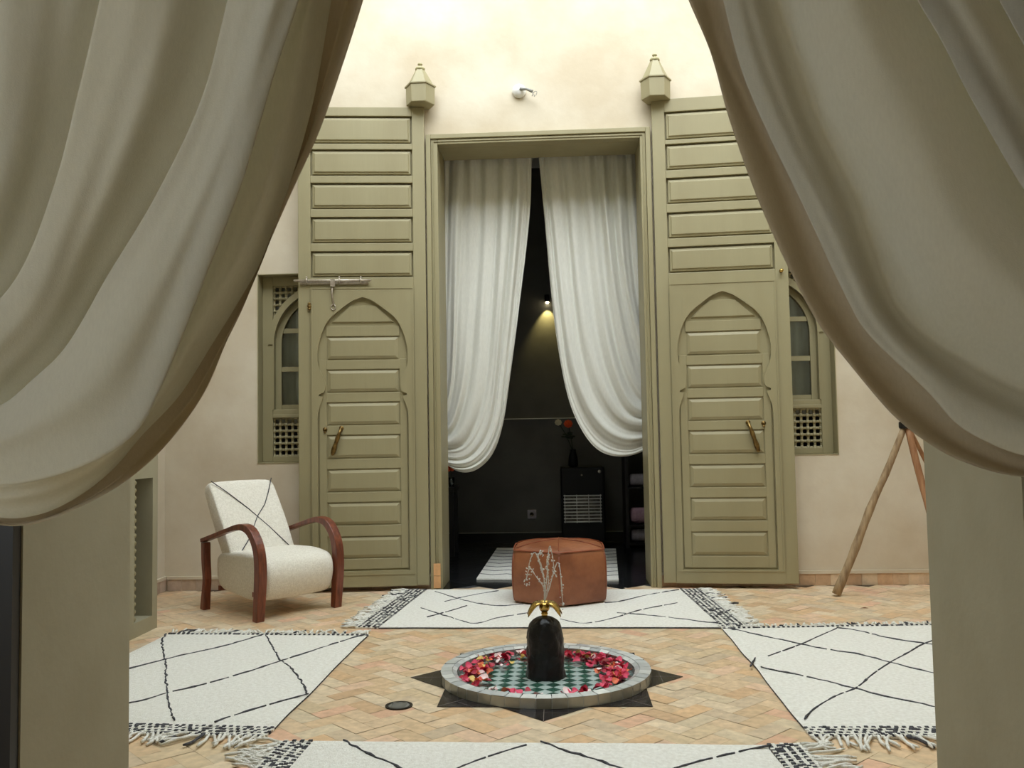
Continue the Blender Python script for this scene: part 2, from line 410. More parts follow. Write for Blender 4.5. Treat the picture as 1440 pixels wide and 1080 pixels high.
# ================================================================== DOOR FRAME
df = thing('door_3', 'sage green stepped timber frame around the tall doorway', 'door frame', (0, 0, 0), kind='structure')
mb = MB(); y0 = D-.055
mb.box(DL, DL+.035, y0, D+.02, 0, DT); mb.box(DR-.035, DR, y0, D+.02, 0, DT); mb.box(DL+.035, DR-.035, y0, D+.02, DT-.035, DT)
mb.box(DL+.036, IL+.0, y0+.012, D+.05, 0, DT-.036); mb.box(IR, DR-.036, y0+.012, D+.05, 0, DT-.036); mb.box(IL, IR, y0+.012, D+.05, IT, DT-.036)
for x0, x1 in ((DL+.05, DL+.058), (DR-.058, DR-.05)): mb.box(x0, x1, y0+.004, y0+.014, 0, DT-.05)
mb.box(DL+.05, DR-.05, y0+.004, y0+.014, DT-.058, DT-.05)
mb.build('casing', M['green'], df, bevel=.004)
mb = MB()
mb.box(DL+.04, IL, D+.05, D+wt, 0, DT-.02); mb.box(IR, DR-.04, D+.05, D+wt, 0, DT-.02); mb.box(IL, IR, D+.05, D+wt, IT, DT-.02)
mb.build('jamb_lining', M['green'], df, bevel=.003)
mb = MB(); xa = DL+.022
for k in range(2): mb.box(xa, xa+.05, y0-.008, y0-.001, .012+k*.088, .012+k*.088+.085, 0, rc(lin(216, 164, 112), .05))
tag(mb.build('foot_tile', M['terracotta_trim'], df, cols=True), 'orange terracotta tile at the foot of the frame')

# ================================================================== DOOR LEAVES
def make_leaf(name, label, hinge, outer, hx, rows_up, side):
    """local x: 0 at the hinge .. W at the free edge; local y: 0 front face, + to the wall"""
    h = Vector((hinge[0], hinge[1])); e = Vector((outer[0], outer[1])); W = (e-h).length
    d = (e-h).normalized()
    root = thing(name, label, 'door', (h.x, h.y, 0), kind='structure')
    # axes: u along d, v towards the wall
    nv = Vector((-d.y, d.x));
    if nv.y < 0: nv = -nv
    A = Matrix(((d.x, nv.x, 0, 0), (d.y, nv.y, 0, 0), (0, 0, 1, 0), (0, 0, 0, 1)))
    def LP(x, y):       # pixel -> (u,z) on the front face
        r = ray(x, y); P0 = Vector((h.x, h.y, 0)); n3 = Vector((nv.x, nv.y, 0))
        t = (P0-O_).dot(n3)/r.dot(n3); p = O_+r*t-P0
        return p.x*d.x+p.y*d.y, p.z
    def put(mb, nm, m, par=root, **k):
        mb.v = [tuple(A @ Vector(v)) for v in mb.v]
        return mb.build(nm, m, par, **k)
    cx = W/2
    xc = hx
    Z = lambda y: LP(xc, y)[1]
    T = .05
    ztop = Z(150.5 if side < 0 else 133.5); zb = .035
    s = .09                                    # stile width
    # back slab
    mb = MB(); mb.box(0, W, .030, T+.012, zb, ztop); put(mb, 'backing', M['green'])
    # upper frame: stiles and rails
    zmid = Z(rows_up[5]); rail = rows_up[:5]
    mb = MB()
    mb.box(0, s, 0, .030, zb, ztop); mb.box(W-s, W, 0, .030, zb, ztop)
    bounds = [(Z(b), Z(a)) for a, b in rail]
    prev = ztop
    for z0, z1 in bounds:
        mb.box(s, W-s, 0, .030, z1, prev); prev = z0
    mb.box(s, W-s, 0, .030, zmid, prev)
    put(mb, 'stiles_and_rails', M['green'], bevel=.003)
    for z0, z1 in bounds:
        mb = MB(); m_ = .028; x0, x1 = s+.012, W-s-.012
        a0, a1, b0, b1 = x0, x1, z0+.012, z1-.012
        vs = [(a0, .029, b0), (a1, .029, b0), (a1, .029, b1), (a0, .029, b1)]
        vs += [(a0, .012, b0), (a1, .012, b0), (a1, .012, b1), (a0, .012, b1)]
        vs += [(a0+.014, .009, b0+.014), (a1-.014, .009, b0+.014), (a1-.014, .009, b1-.014), (a0+.014, .009, b1-.014)]
        vs += [(a0+.018, .001, b0+.018), (a1-.018, .001, b0+.018), (a1-.018, .001, b1-.018), (a0+.018, .001, b1-.018)]
        f = [(12, 13, 14, 15)]
        for k in range(3):
            for i in range(4): f.append((k*4+i, k*4+(i+1) % 4, k*4+4+(i+1) % 4, k*4+4+i))
        mb.add(vs, f); put(mb, 'panel', M['green'], bevel=.0025, segs=1)
    # lower board with the keyhole arch cut out
    def ZZ(y):
        if side < 0: return Z(y)
        o = -8.5 if y <= 418 else (-8.5+2*(y-418)/142 if y < 560 else (-6.5 if y < 762 else -6.5+4.5*(y-762)/41))
        return Z(y+o)
    HWT = [(418, 0), (419, 4), (422.5, 13), (427, 20), (431, 25.5), (439, 36), (445, 43), (452, 49), (458, 52.5), (464, 55), (470, 57.5), (477, 59.5), (485, 61.5), (493, 62.6), (502, 63), (510, 62.5),
           (518, 60.5), (527, 56.5), (535, 53), (542, 52), (548, 53), (551, 54.5), (554, 61), (556, 61), (557.5, 55.5), (562, 56.5), (568, 59), (575, 61.3), (583, 62.6), (592, 63), (803, 63)]
    tab = sorted((ZZ(y), w_*.00513) for y, w_ in HWT); zend, zap = tab[0][0], tab[-1][0]; hw0 = 63*.00513; zshoulder = ZZ(505)
    def hw(z):
        if z < zend or z >= zap: return 0
        for (a, wa), (b, wb2) in zip(tab, tab[1:]):
            if a <= z < b: return wa+(wb2-wa)*(z-a)/(b-a)
        return 0
    zt = ZZ(404)
    zz = sorted([zb, zt]+[a for a, _ in tab])
    mb = MB(); yf = -.010; yb = .024; b0 = s-.001; b1 = W-s+.001
    for a, b in zip(zz, zz[1:]):
        ha, hb = hw(a+1e-7), hw(b-1e-7)
        if ha < 1e-4 and hb < 1e-4:
            mb.box(b0, b1, yf, yb, a, b); continue
        for sg, e_ in ((-1, b0), (1, b1)):
            vs = [(e_, yf, a), (cx+sg*ha, yf, a), (cx+sg*hb, yf, b), (e_, yf, b), (cx+sg*ha, yb, a), (cx+sg*hb, yb, b)]
            mb.add(vs, [(0, 1, 2, 3), (1, 4, 5, 2)])
    mb.box(b0, b1, yf, yb, zt-.0005, zt+.0005)
    # raised line moulding around the arch board
    for sg in (-1, 1):
        xe = cx+sg*(W/2-s-.012); mb.box(min(xe, xe+sg*.008), max(xe, xe+sg*.008), yf-.004, yf, zb+.09, zt-.012)
    mb.box(b0+.004, b1-.004, yf-.004, yf, zt-.012, zt-.004); mb.box(b0+.004, b1-.004, yf-.004, yf, zb+.082, zb+.09)
    arch = put(mb, 'arch_board', M['green'])
    # wicket door seen through the arch
    mb = MB(); gx = .262
    mb.box(cx-hw0-.02, cx+hw0+.02, .018, .024, zend-.01, zap)
    mb.box(cx-hw0+.01, cx-gx, .008, .02, zend+.012, zshoulder); mb.box(cx+gx, cx+hw0-.01, .008, .02, zend+.012, zshoulder)
    tops = [472.5, 519, 565, 611, 659, 706, 754]; bots = [506, 552, 598, 645, 692, 739, 786]
    tops = [ZZ(v) for v in tops]; bots = [ZZ(v) for v in bots]
    mb.box(cx-gx-.001, cx+gx+.001, .008, .02, tops[0], ZZ(458))
    for i in range(6): mb.box(cx-gx-.001, cx+gx+.001, .008, .02, tops[i+1], bots[i])
    mb.box(cx-gx-.001, cx+gx+.001, .008, .02, zend+.012, bots[6])
    wk = put(mb, 'wicket_door', M['green'], bevel=.002, segs=1)
    def fieldpanel(x0, x1, z0, z1):
        q = MB(); x0 += .01; x1 -= .01; z0 += .01; z1 -= .01
        vs = [(x0, .019, z0), (x1, .019, z0), (x1, .019, z1), (x0, .019, z1), (x0, .013, z0), (x1, .013, z0), (x1, .013, z1), (x0, .013, z1),
              (x0+.02, .005, z0+.02), (x1-.02, .005, z0+.02), (x1-.02, .005, z1-.02), (x0+.02, .005, z1-.02)]
        q.add(vs, [(8, 9, 10, 11)]+[(k*4+i, k*4+(i+1) % 4, k*4+4+(i+1) % 4, k*4+4+i) for k in range(2) for i in range(4)])
        put(q, 'panel', M['green'], wk)
    for a, b in zip(tops, bots): fieldpanel(cx-gx, cx+gx, b, a)
    # top panel following the arch
    q = MB(); za, zb_ = ZZ(454), ZZ(429); w0, w1 = hw(za)-.03, max(.06, hw(zb_)-.02)
    q.add([(cx-w0, .019, za), (cx+w0, .019, za), (cx+w1, .019, zb_), (cx-w1, .019, zb_), (cx-w0+.015, .006, za+.01), (cx+w0-.015, .006, za+.01), (cx+w1-.01, .006, zb_-.006), (cx-w1+.01, .006, zb_-.006)],
          [(4, 5, 6, 7), (0, 1, 5, 4), (1, 2, 6, 5), (2, 3, 7, 6), (3, 0, 4, 7)])
    put(q, 'panel', M['green'], wk)
    return root, LP, put, wk

lw = [(163, 202), (210, 247), (257, 294), (305, 342), (353, 390), 406]
leafL, LPL, putL, wkL = make_leaf('door_1', 'left sage green panelled door leaf with a steel slide bolt, folded against the wall',
    (-.938, 6.335), (onZ(419.5, 835.5)[0]-.0, 6.235), 512, lw, -1)
rw = [(152, 192), (198, 235), (246, 283), (295, 332), (344, 381), 396]
leafR, LPR, putR, wkR = make_leaf('door_2', 'right sage green panelled door leaf with a small brass knob on its outer edge',
    (.722, 6.335), (1.638, 6.255), 1018, rw, 1)

# hardware (local u,z from pixels)
def rosette(mb, u, z, y=-.004, r=.018):
    mb.lathe([(r, 0), (r*.9, .004), (r*.5, .006), (r*.45, .014), (r*.3, .018), (.0001, .019)], 12, (u, y, z), axis='y')
def bolt():
    u0, z0 = LPL(418, 394.5); u1, z1 = LPL(522, 398); zc = (z0+z1)/2+.004
    mb = MB(); mb.tube([(u0+.02, -.028, zc), (u1, -.028, zc)], .0085, 8)
    b = putL(mb, 'slide_bolt', M['steel'], leafL)
    b['label'] = 'steel slide bolt'
    mb = MB(); mb.box(min(u0, u1)+.02, max(u0, u1)-.02, -.012, -.004, zc-.025, zc+.012)
    putL(mb, 'back_plate', M['steel'], b, bevel=.002)
    for px in (432, 478, 508):
        u, z = LPL(px, 397); mb = MB()
        mb.tube([(u, -.008, zc+.022), (u, -.03, zc+.02), (u, -.04, zc), (u, -.03, zc-.018), (u, -.008, zc-.024)], .005, 6)
        mb.ball((u, -.032, zc+.024), .007)
        putL(mb, 'staple', M['steel'], b)
    ua, za = LPL(469, 399); ub, zb = LPL(469, 436)
    mb = MB()
    mb.box(ua-.016, ua+.016, -.048, -.030, zc-.045, zc+.008)
    mb.tube([(ua+.004, -.032, zc-.04), (ub+.008, -.02, za-.08), (ub-.004, -.014, zb+.035)], [.009, .007, .006], 6)
    ring = [(ub+.016*math.cos(t), -.014, zb+.018+.02*math.sin(t)) for t in [k*PI/5 for k in range(11)]]
    mb.tube(ring, .004, 6, cap=False)
    putL(mb, 'hasp', M['steel'], b)
bolt()
u, z = LPL(435.5, 431)
mb = MB(); mb.lathe([(.016, 0), (.014, .004), (.006, .008), (.006, .016), (.0001, .018)], 10, (u, -.012, z), axis='y'); mb.ball((u, -.014, z-.020), .010); mb.ball((u, -.014, z+.020), .009); mb.box(u-.013, u+.013, -.014, -.001, z-.022, z+.022)
putL(mb, 'keyhole_plate', M['brass_old'], leafL)
def latch(put, LP, par, pA, pB, p1):
    mb = MB()
    for p in (pA, pB):
        u, z = LP(*p); rosette(mb, u, z, .006, .017); mb.ball((u, .0, z-.02), .009)
    ua, za = LP(*pB); u1, z1 = LP(*p1)
    d = (u1-ua, z1-za)
    pts = [(ua+d[0]*t, -.014-.012*math.sin(t*PI), za+d[1]*t) for t in (0, .2, .4, .6, .8, 1)]
    mb.tube(pts, [.009, .011, .017, .013, .019, .015], 8)
    mb.ball((u1, -.012, z1), .014)
    put(mb, 'latch', M['brass_old'], par)
latch(putL, LPL, wkL, (457, 604), (480, 602), (468, 638))
latch(putR, LPR, wkR, (1074, 595), (1052, 594), (1066, 633))
u, z = LPR(1098, 382); mb = MB(); mb.lathe([(.012, 0), (.01, .01), (.006, .014), (.014, .024), (.014, .034), (.0001, .04)], 12, (u, 0, z+.004), axis='y')
putR(mb, 'knob', M['brass'], leafR)
u, z = LPR(1110, 385); mb = MB(); mb.tube([(u+.0, .02, z+.015), (u+.025, .02, z+.012), (u+.03, .02, z-.01), (u+.045, .02, z-.022)], .006, 6)
putR(mb, 'hook', M['iron'], leafR)

# pivot caps above the hinges
def pivot_cap(cx_px, y_bot, y_body, y_cone, y_top, label):
    YC = D-.085
    c = onY(cx_px, y_body, YC); zb0 = onY(cx_px, y_bot, YC).z; z1 = onY(cx_px, y_body, YC).z; z2 = onY(cx_px, y_cone, YC).z; z3 = onY(cx_px, y_top, YC).z
    t = thing('pivot_cap', label, 'door pivot cap', (c.x, YC, zb0), group='pivot caps over the door leaves')
    mb = MB(); R = .108
    mb.lathe([(R*.9, 0), (R*.97, .004), (R*1.0, z1-zb0)], 6, smooth=False, ph=0); mb.build('housing', M['green'], t, bevel=.003)
    mb = MB(); h1 = z1-zb0
    mb.lathe([(R*1.04, h1), (R*1.08, h1+.004), (R*1.08, h1+.012), (R*.92, h1+.016), (R*.26, z2-zb0)], 6, smooth=False, ph=0); mb.build('roof', M['green'], t)
    mb = MB(); h2 = z2-zb0; h3 = z3-zb0
    mb.lathe([(R*.32, h2-.012), (R*.34, h2), (R*.30, h2+.008), (R*.12, h2+.014), (R*.09, h2+.026), (R*.17, h3-.012), (R*.15, h3-.003), (.0001, h3)], 12); mb.build('knob', M['green_dark'], t)
pivot_cap(591, 149, 124, 97, 89, 'hexagonal green pivot cap above the left door leaf')
pivot_cap(921.5, 141, 115, 84, 76, 'hexagonal green pivot cap above the right door leaf')

# small fitting above the door
p = onY(730, 129, D)
t = thing('wall_lamp', 'small white wall light with dangling wire above the doorway', 'wall light', (p.x, D, p.z))
mb = MB(); mb.lathe([(.05, 0), (.052, .015), (.045, .035), (.028, .05), (.0001, .055)], 20, (0, 0, 0), axis='y'); mb.build('base', M['white'], t)
mb = MB(); mb.tube([(.01, -.05, .0), (.06, -.075, -.012), (.1, -.085, -.035)], [.012, .009, .012], 8); mb.build('arm', M['grey'], t)
mb = MB(); mb.tube([(.1, -.085, -.035)]+[(.115+.018*math.sin(a), -.085, -.055-.022*math.cos(a+.6)) for a in [k*.6 for k in range(9)]], .0025, 5); mb.build('wire', M['grey'], t)

# ================================================================== WINDOWS
def lattice(mb, x0, x1, z0, z1, y, pitch=.046, test=None):
    nx = max(1, round((x1-x0)/pitch)); nz = max(1, round((z1-z0)/pitch)); px = (x1-x0)/nx; pz = (z1-z0)/nz
    ok = test or (lambda x, z: True)
    for i in range(nx+1):
        for k in range(nz+1):
            x, z = x0+i*px, z0+k*pz
            if not ok(x, z): continue
            mb.ball((x, y, z), .0175, 8, 6)
            for dx, dz in ((px, 0), (0, pz)):
                if x+dx > x1+1e-4 or z+dz > z1+1e-4 or not ok(x+dx, z+dz): continue
                mb.tube([(x, y, z), (x+dx*.5, y, z+dz*.5), (x+dx, y, z+dz)], [.006, .011, .006], 5, cap=False)
def window(name, xc, label, gl):
    t = thing(name, label, 'window', (0, 0, 0), kind='structure')
    x0, x1 = xc-WH, xc+WH; yf = D+.11; R = .385; zsp = 1.80
    mb = MB()   # painted reveal
    e = .006
    mb.box(x0-.0, x0+e, D-.004, D+.2, WZ0, WZ1); mb.box(x1-e, x1, D-.004, D+.2, WZ0, WZ1); mb.box(x0, x1, D-.004, D+.2, WZ1-e, WZ1); mb.box(x0, x1, D-.004, D+.2, WZ0, WZ0+e)
    mb.build('reveal', M['green'], t)
    mb = MB(); q = .085
    mb.box(x0+e, x0+q, yf-.02, yf+.03, WZ0+e, WZ1-e); mb.box(x1-q, x1-e, yf-.02, yf+.03, WZ0+e, WZ1-e)
    mb.box(x0+q, x1-q, yf-.02, yf+.03, WZ0+e, .965); mb.box(x0+q, x1-q, yf-.02, yf+.03, 1.245, 1.312); mb.box(x0+q, x1-q, yf-.02, yf+.03, WZ1-.075, WZ1-e)
    mb.box(x0+q, x1-q, yf-.028, yf-.02, 1.25, 1.275)
    mb.build('window_frame', M['green'], t, bevel=.004)
    mb = MB(); n = 28; w = .045       # arch
    for i in range(n):
        a, b = PI*i/n, PI*(i+1)/n
        v = []
        for yy in (yf-.03, yf+.02):
            for r in (R, R+w):
                for an in (a, b): v.append((xc+r*math.cos(an), yy, zsp+(r)*math.sin(an)*1.04))
        mb.add(v, [(0, 1, 3, 2), (4, 6, 7, 5), (0, 4, 5, 1), (2, 3, 7, 6)])
    mb.box(xc-R-.01, xc-R, yf-.03, yf+.02, 1.312, zsp); mb.box(xc+R, xc+R+.01, yf-.03, yf+.02, 1.312, zsp)
    mb.build('arch', M['green'], t)
    mb = MB(); lattice(mb, x0+q, x1-q, zsp+.02, WZ1-.075, yf+.015, .046, lambda x, z: math.hypot(x-xc, (z-zsp)/1.04) > R+.02)
    mb.build('lattice_spandrel', M['green'], t)
    mb = MB(); lattice(mb, x0+q, x1-q, .965, 1.245, yf+.01, .046); mb.build('lattice_panel', M['green'], t)
    mb = MB(); s = .042
    for sg in (-1, 1):
        mb.box(min(xc+sg*(R+.05), xc+sg*(R-s)), max(xc+sg*(R+.05), xc+sg*(R-s)), yf+.022, yf+.055, 1.30, zsp+.0)
    mb.box(xc-.02, xc+.02, yf+.03, yf+.055, 1.312, zsp+R*1.02)
    for z in (1.33, 1.615, 1.905): mb.box(xc-R, xc+R, yf+.03, yf+.055, z-.018, z+.018)
    for i in range(n):
        a, b = PI*i/n, PI*(i+1)/n; v = []
        for yy in (yf+.021, yf+.055):
            for r in (R-s, R+.03):
                for an in (a, b): v.append((xc+r*math.cos(an), yy, zsp+r*math.sin(an)*1.04))
        mb.add(v, [(0, 1, 3, 2), (4, 6, 7, 5), (0, 4, 5, 1), (2, 3, 7, 6)])
    sash = mb.build('sash', M['green'], t)
    mb = MB(); pts = [(xc-R+.01, 1.32), (xc+R-.01, 1.32)]+[(xc+(R-.01)*math.cos(PI*i/16), zsp+(R-.01)*math.sin(PI*i/16)*1.04) for i in range(17)]
    v = [(x, yf+.042, z) for x, z in pts]+[(x, yf+.045, z) for x, z in pts]; k = len(pts)
    mb.add(v, [tuple(range(k-1, -1, -1)), tuple(range(k, 2*k))]+[(i, (i+1) % k, k+(i+1) % k, k+i) for i in range(k)])
    mb.build('glass', M['pane'], sash)
    # gathered white curtain inside
    mb = MB(); N = 60
    v = []; 
    for i in range(N+1):
        x = x0+.02+(x1-x0-.04)*i/N; o_ = .012*math.sin(i*.9)+.008*math.sin(i*.37+1)
        v += [(x, yf+.10+o_, 1.2), (x, yf+.10+o_*1.2, 1.7), (x, yf+.10+o_*.6, 2.28)]
    f = []
    for i in range(N): f += [(i*3, i*3+3, i*3+4, i*3+1), (i*3+1, i*3+4, i*3+5, i*3+2)]
    mb.add(v, f, smooth=True)
    cu = mb.build('window_curtain', M['cotton'])
    tag(cu, gl, 'curtain')
window('window_1', WC[0], 'arched green window with lattice panels behind the armchair, half hidden by the left door leaf', 'white curtain hanging inside the left arched window')
window('window_2', WC[1], 'arched green window with lattice panels beside the right door leaf', 'white curtain hanging inside the right arched window')

# slot lattice
mb = MB(); zq = sz0+.02
nb = 19
for i in range(nb):
    z = sz0+.02+(sz1-sz0-.04)*i/(nb-1); mb.ball((XS-.012, sy0+.012, z), .0165, 8, 6)
    if i < nb-1: mb.tube([(XS-.012, sy0+.012, z), (XS-.012, sy0+.012, z+(sz1-sz0-.04)/(nb-1))], .008, 6, cap=False)
tag(mb.build('beaded_lattice_strip', M['green']), 'beaded turned-wood edging in the narrow wall slot left of the armchair', 'lattice strip')

# ================================================================== CURTAINS
def extend_up(c):
    if c[0][1] != -620: return c
    (x0, y0), (x1, y1) = c[1], c[2]; sl = (x1-x0)/(y1-y0); q = 400
    return [(x0+sl*q*(math.exp(y/q)-1), y) for y in (-620, -450, -300, -180, -90)]+list(c[1:])
def drape(name, curves, Y0, amps, mat_, sub=10, M_=70, fine=.0, seed=0, prof=.8, yoff=None, parent=None, peaks=None):
    """curves: pixel polylines (outer..inner); between neighbours the cloth bulges toward the viewer and dips at each line"""
    cs = [catmull([(x, y, 0) for x, y in extend_up(c)], M_) for c in curves]
    rows = []; K = len(cs)-1
    for k in range(K):
        for i in range(sub+(1 if k == K-1 else 0)):
            u = i/sub; rows.append((k, u))
    vs = []
    for k, u in rows:
        for j in range(M_):
            t = j/(M_-1)
            # Hermite-ish blend across neighbouring curves
            a = cs[max(k-1, 0)][j]; b = cs[k][j]; c = cs[k+1][j]; d = cs[min(k+2, K)][j]
            lin_ = b.lerp(c, u)
            sm = .5*((2*b)+(c-a)*u+(2*a-5*b+4*c-d)*u*u+(3*b-a-3*c+d)*u**3)
            p = lin_.lerp(sm, .5)
            A = amps[k] if not callable(amps[k]) else amps[k](t)
            if peaks:
                pk = peaks[k]
                bul = (math.sin(PI/2*u/pk) if u < pk else math.cos(PI/2*(u-pk)/(1-pk)))**prof
            else: bul = math.sin(PI*u)**prof
            off = -A*bul
            if yoff: off += yoff[k]*(1-u)+yoff[k+1]*u
            if fine:
                q = noise.noise(Vector((k*1.7+u*2.2, t*1.6, seed)))
                q2 = noise.noise(Vector((k*3.1+u*6, t*2.2, seed+5)))
                off += fine*(q+.45*q2)*math.sin(PI*u)**.5
            vs.append(onY(p.x, p.y, Y0+off))
    n = len(rows); f = [(i*M_+j, (i+1)*M_+j, (i+1)*M_+j+1, i*M_+j+1) for i in range(n-1) for j in range(M_-1)]
    mb = MB(); mb.add(vs, f, smooth=True)
    o = mb.build(name, mat_, parent)
    s = o.modifiers.new('smooth', 'SUBSURF'); s.levels = 1; s.render_levels = 1
    return o
def pleats(name, curves, types, amps, Y0, mat_, M_=100, tuck=18, fine=.012, seed=0, yo=None, parent=None):
    """heavy curtain: pixel fold lines given left to right. 'R': the pleat right of the line lies in front and overlaps it,
    'L': the pleat left of the line lies in front, 'S': soft valley"""
    cs = [catmull([(x, y, 0) for x, y in extend_up(c)], M_) for c in curves]; K = len(cs)-1
    def hid(k, j):
        if types[k] == 'S': return cs[k][j]
        o = cs[k+1][j] if types[k] == 'R' else cs[k-1][j]
        d = o-cs[k][j]; L = d.length
        return cs[k][j]+d*(min(tuck, L*.35)/max(L, 1e-6))
    rows = []
    for k in range(K):
        if types[k] == 'R': rows += [(k, 0, q/5) for q in range(5)]
        rows += [(k, 1, q/14) for q in range(14)]
        if types[k+1] == 'L': rows += [(k, 2, q/5) for q in range(5)]
    rows.append((K-1, 2 if types[K] == 'L' else 1, 1.0))
    yo = yo or [0]*(K+1); vs = []
    for k, ph, q in rows:
        for j in range(M_):
            t = j/(M_-1); A = amps[k]
            a = cs[k][j] if types[k] == 'R' else hid(k, j)
            b = cs[k+1][j] if types[k+1] == 'L' else hid(k+1, j)
            if ph == 0: p = hid(k, j).lerp(a, 1-math.cos(PI/2*q)); dep = math.sin(PI/2*q); w = 0
            elif ph == 2: p = b.lerp(hid(k+1, j), math.sin(PI/2*q)**2); dep = math.cos(PI/2*q); w = 1
            else:
                p = a.lerp(b, q); w = q; f0, f1 = types[k] == 'R', types[k+1] == 'L'
                if f0 and f1: dep = 1+.2*math.sin(PI*q)
                elif f0: dep = math.cos(PI/2*q)**.9
                elif f1: dep = math.sin(PI/2*q)**.9
                else: dep = math.sin(PI*q)
            off = -A*dep+yo[k]*(1-w)+yo[k+1]*w
            g_ = k+w
            off += fine*(noise.noise(Vector((g_*1.4, t*2.2, seed)))+.55*noise.noise(Vector((g_*4.5, t*3.5, seed+5))))*min(1, 3*w*(1-w)+.15)
            vs.append(onY(p.x, p.y, Y0+off))
    n = len(rows); f = [(i*M_+j, (i+1)*M_+j, (i+1)*M_+j+1, i*M_+j+1) for i in range(n-1) for j in range(M_-1)]
    mb = MB(); mb.add(vs, f, smooth=True); o = mb.build(name, mat_, parent)
    m_ = o.modifiers.new('smooth', 'SUBSURF'); m_.levels = 1; m_.render_levels = 1
    return o
YC = 1.55
Lc = [
 [(-120, -620), (-240, 0), (-270, 300), (-240, 420), (-185, 490)],
 [(20, -620), (-20, 0), (-45, 180), (-95, 350), (-150, 440), (-185, 505)],
 [(230, -620), (137, 0), (108, 126), (76, 253), (25, 383), (-40, 455), (-110, 500), (-185, 522)],
 [(440, -620), (318, 0), (282, 137), (217, 274), (148, 388), (90, 487), (43, 533), (0, 568), (-90, 588), (-185, 545)],
 [(570, -620), (422, 0), (386, 108), (343, 253), (296, 375), (227, 547), (190, 612), (110, 660), (0, 684), (-90, 664), (-185, 580)],
 [(640, -620), (466, 0), (434, 170), (369, 363), (332, 430), (299, 483), (252, 557), (199, 613), (159, 660), (109, 699), (55, 724), (0, 728), (-90, 695), (-185, 605)],
]
foreL = thing('draped_curtain', 'large beige linen curtain tied back across the left foreground', 'curtain', (0, 0, 0))
pleats('curtain_cloth', Lc, 'SRRRLS', [.07, .09, .10, .08, .02], YC, M['linen'], fine=.03, seed=3, yo=[0, 0, 0, 0, 0.0, .07], parent=foreL)
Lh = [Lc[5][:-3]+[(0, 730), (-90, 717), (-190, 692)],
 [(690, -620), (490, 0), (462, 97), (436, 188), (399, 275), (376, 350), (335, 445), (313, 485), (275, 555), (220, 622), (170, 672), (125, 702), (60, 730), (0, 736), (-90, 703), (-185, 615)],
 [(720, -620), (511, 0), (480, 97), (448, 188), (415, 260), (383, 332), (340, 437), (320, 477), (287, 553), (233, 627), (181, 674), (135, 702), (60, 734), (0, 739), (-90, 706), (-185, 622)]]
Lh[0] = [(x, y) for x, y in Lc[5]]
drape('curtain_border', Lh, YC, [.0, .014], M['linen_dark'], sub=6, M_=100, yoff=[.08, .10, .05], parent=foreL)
Rc = [
 [(1560, -620), (1700, 0), (1730, 280), (1705, 400), (1660, 470)],
 [(1440, -620), (1540, 0), (1580, 110), (1630, 240), (1660, 400), (1662, 485)],
 [(1330, -620), (1402, 0), (1440, 69), (1500, 180), (1560, 290), (1620, 410), (1660, 500)],
 [(1210, -620), (1287, 0), (1322, 59), (1357, 128), (1402, 208), (1440, 271), (1500, 345), (1580, 440), (1660, 520)],
 [(1040, -620), (1096, 0), (1127, 97), (1155, 174), (1204, 271), (1228, 340), (1263, 432), (1306, 475), (1367, 511), (1440, 548), (1560, 586), (1660, 550)],
 [(930, -620), (1015, 0), (1041, 100), (1079, 190), (1127, 288), (1166, 373), (1188, 418), (1214, 465), (1260, 511), (1306, 554), (1343, 597), (1382, 621), (1440, 643), (1560, 650), (1660, 580)],
]
foreR = thing('draped_curtain', 'large beige linen curtain tied back across the right foreground', 'curtain', (0, 0, 0))
pleats('curtain_cloth', Rc[::-1], 'RSRRSS', [.07, .07, .08, .06, .05], YC, M['linen'], fine=.03, seed=11, yo=[.02, 0, 0, 0, 0, 0], parent=foreR)
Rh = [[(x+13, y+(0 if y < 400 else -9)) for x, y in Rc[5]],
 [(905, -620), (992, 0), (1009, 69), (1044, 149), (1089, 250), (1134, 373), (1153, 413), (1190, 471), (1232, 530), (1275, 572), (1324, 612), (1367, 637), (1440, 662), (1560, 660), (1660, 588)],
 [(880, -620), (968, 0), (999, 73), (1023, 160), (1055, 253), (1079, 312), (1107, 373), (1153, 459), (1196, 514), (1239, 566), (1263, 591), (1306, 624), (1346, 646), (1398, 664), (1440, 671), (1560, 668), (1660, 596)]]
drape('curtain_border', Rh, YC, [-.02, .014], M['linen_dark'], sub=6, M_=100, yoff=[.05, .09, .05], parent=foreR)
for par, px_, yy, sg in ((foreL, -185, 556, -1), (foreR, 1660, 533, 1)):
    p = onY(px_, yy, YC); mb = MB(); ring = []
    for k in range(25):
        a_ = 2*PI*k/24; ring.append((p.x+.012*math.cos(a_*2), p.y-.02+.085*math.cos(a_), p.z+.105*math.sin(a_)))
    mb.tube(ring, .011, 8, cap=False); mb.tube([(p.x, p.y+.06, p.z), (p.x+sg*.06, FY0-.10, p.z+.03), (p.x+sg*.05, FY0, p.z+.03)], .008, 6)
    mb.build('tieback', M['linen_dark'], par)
mb = MB(); rz_ = onY(720, -620, YC).z+.05
mb.tube([(-1.5, YC+.0, rz_), (1.5, YC, rz_)], .016, 10); 
for x in (-1.35, 1.35): mb.tube([(x, YC, rz_), (x, FY0, rz_)], .009, 6)
tag(mb.build('curtain_rod', M['iron']), 'dark iron rod carrying the two foreground curtains', 'curtain rod')

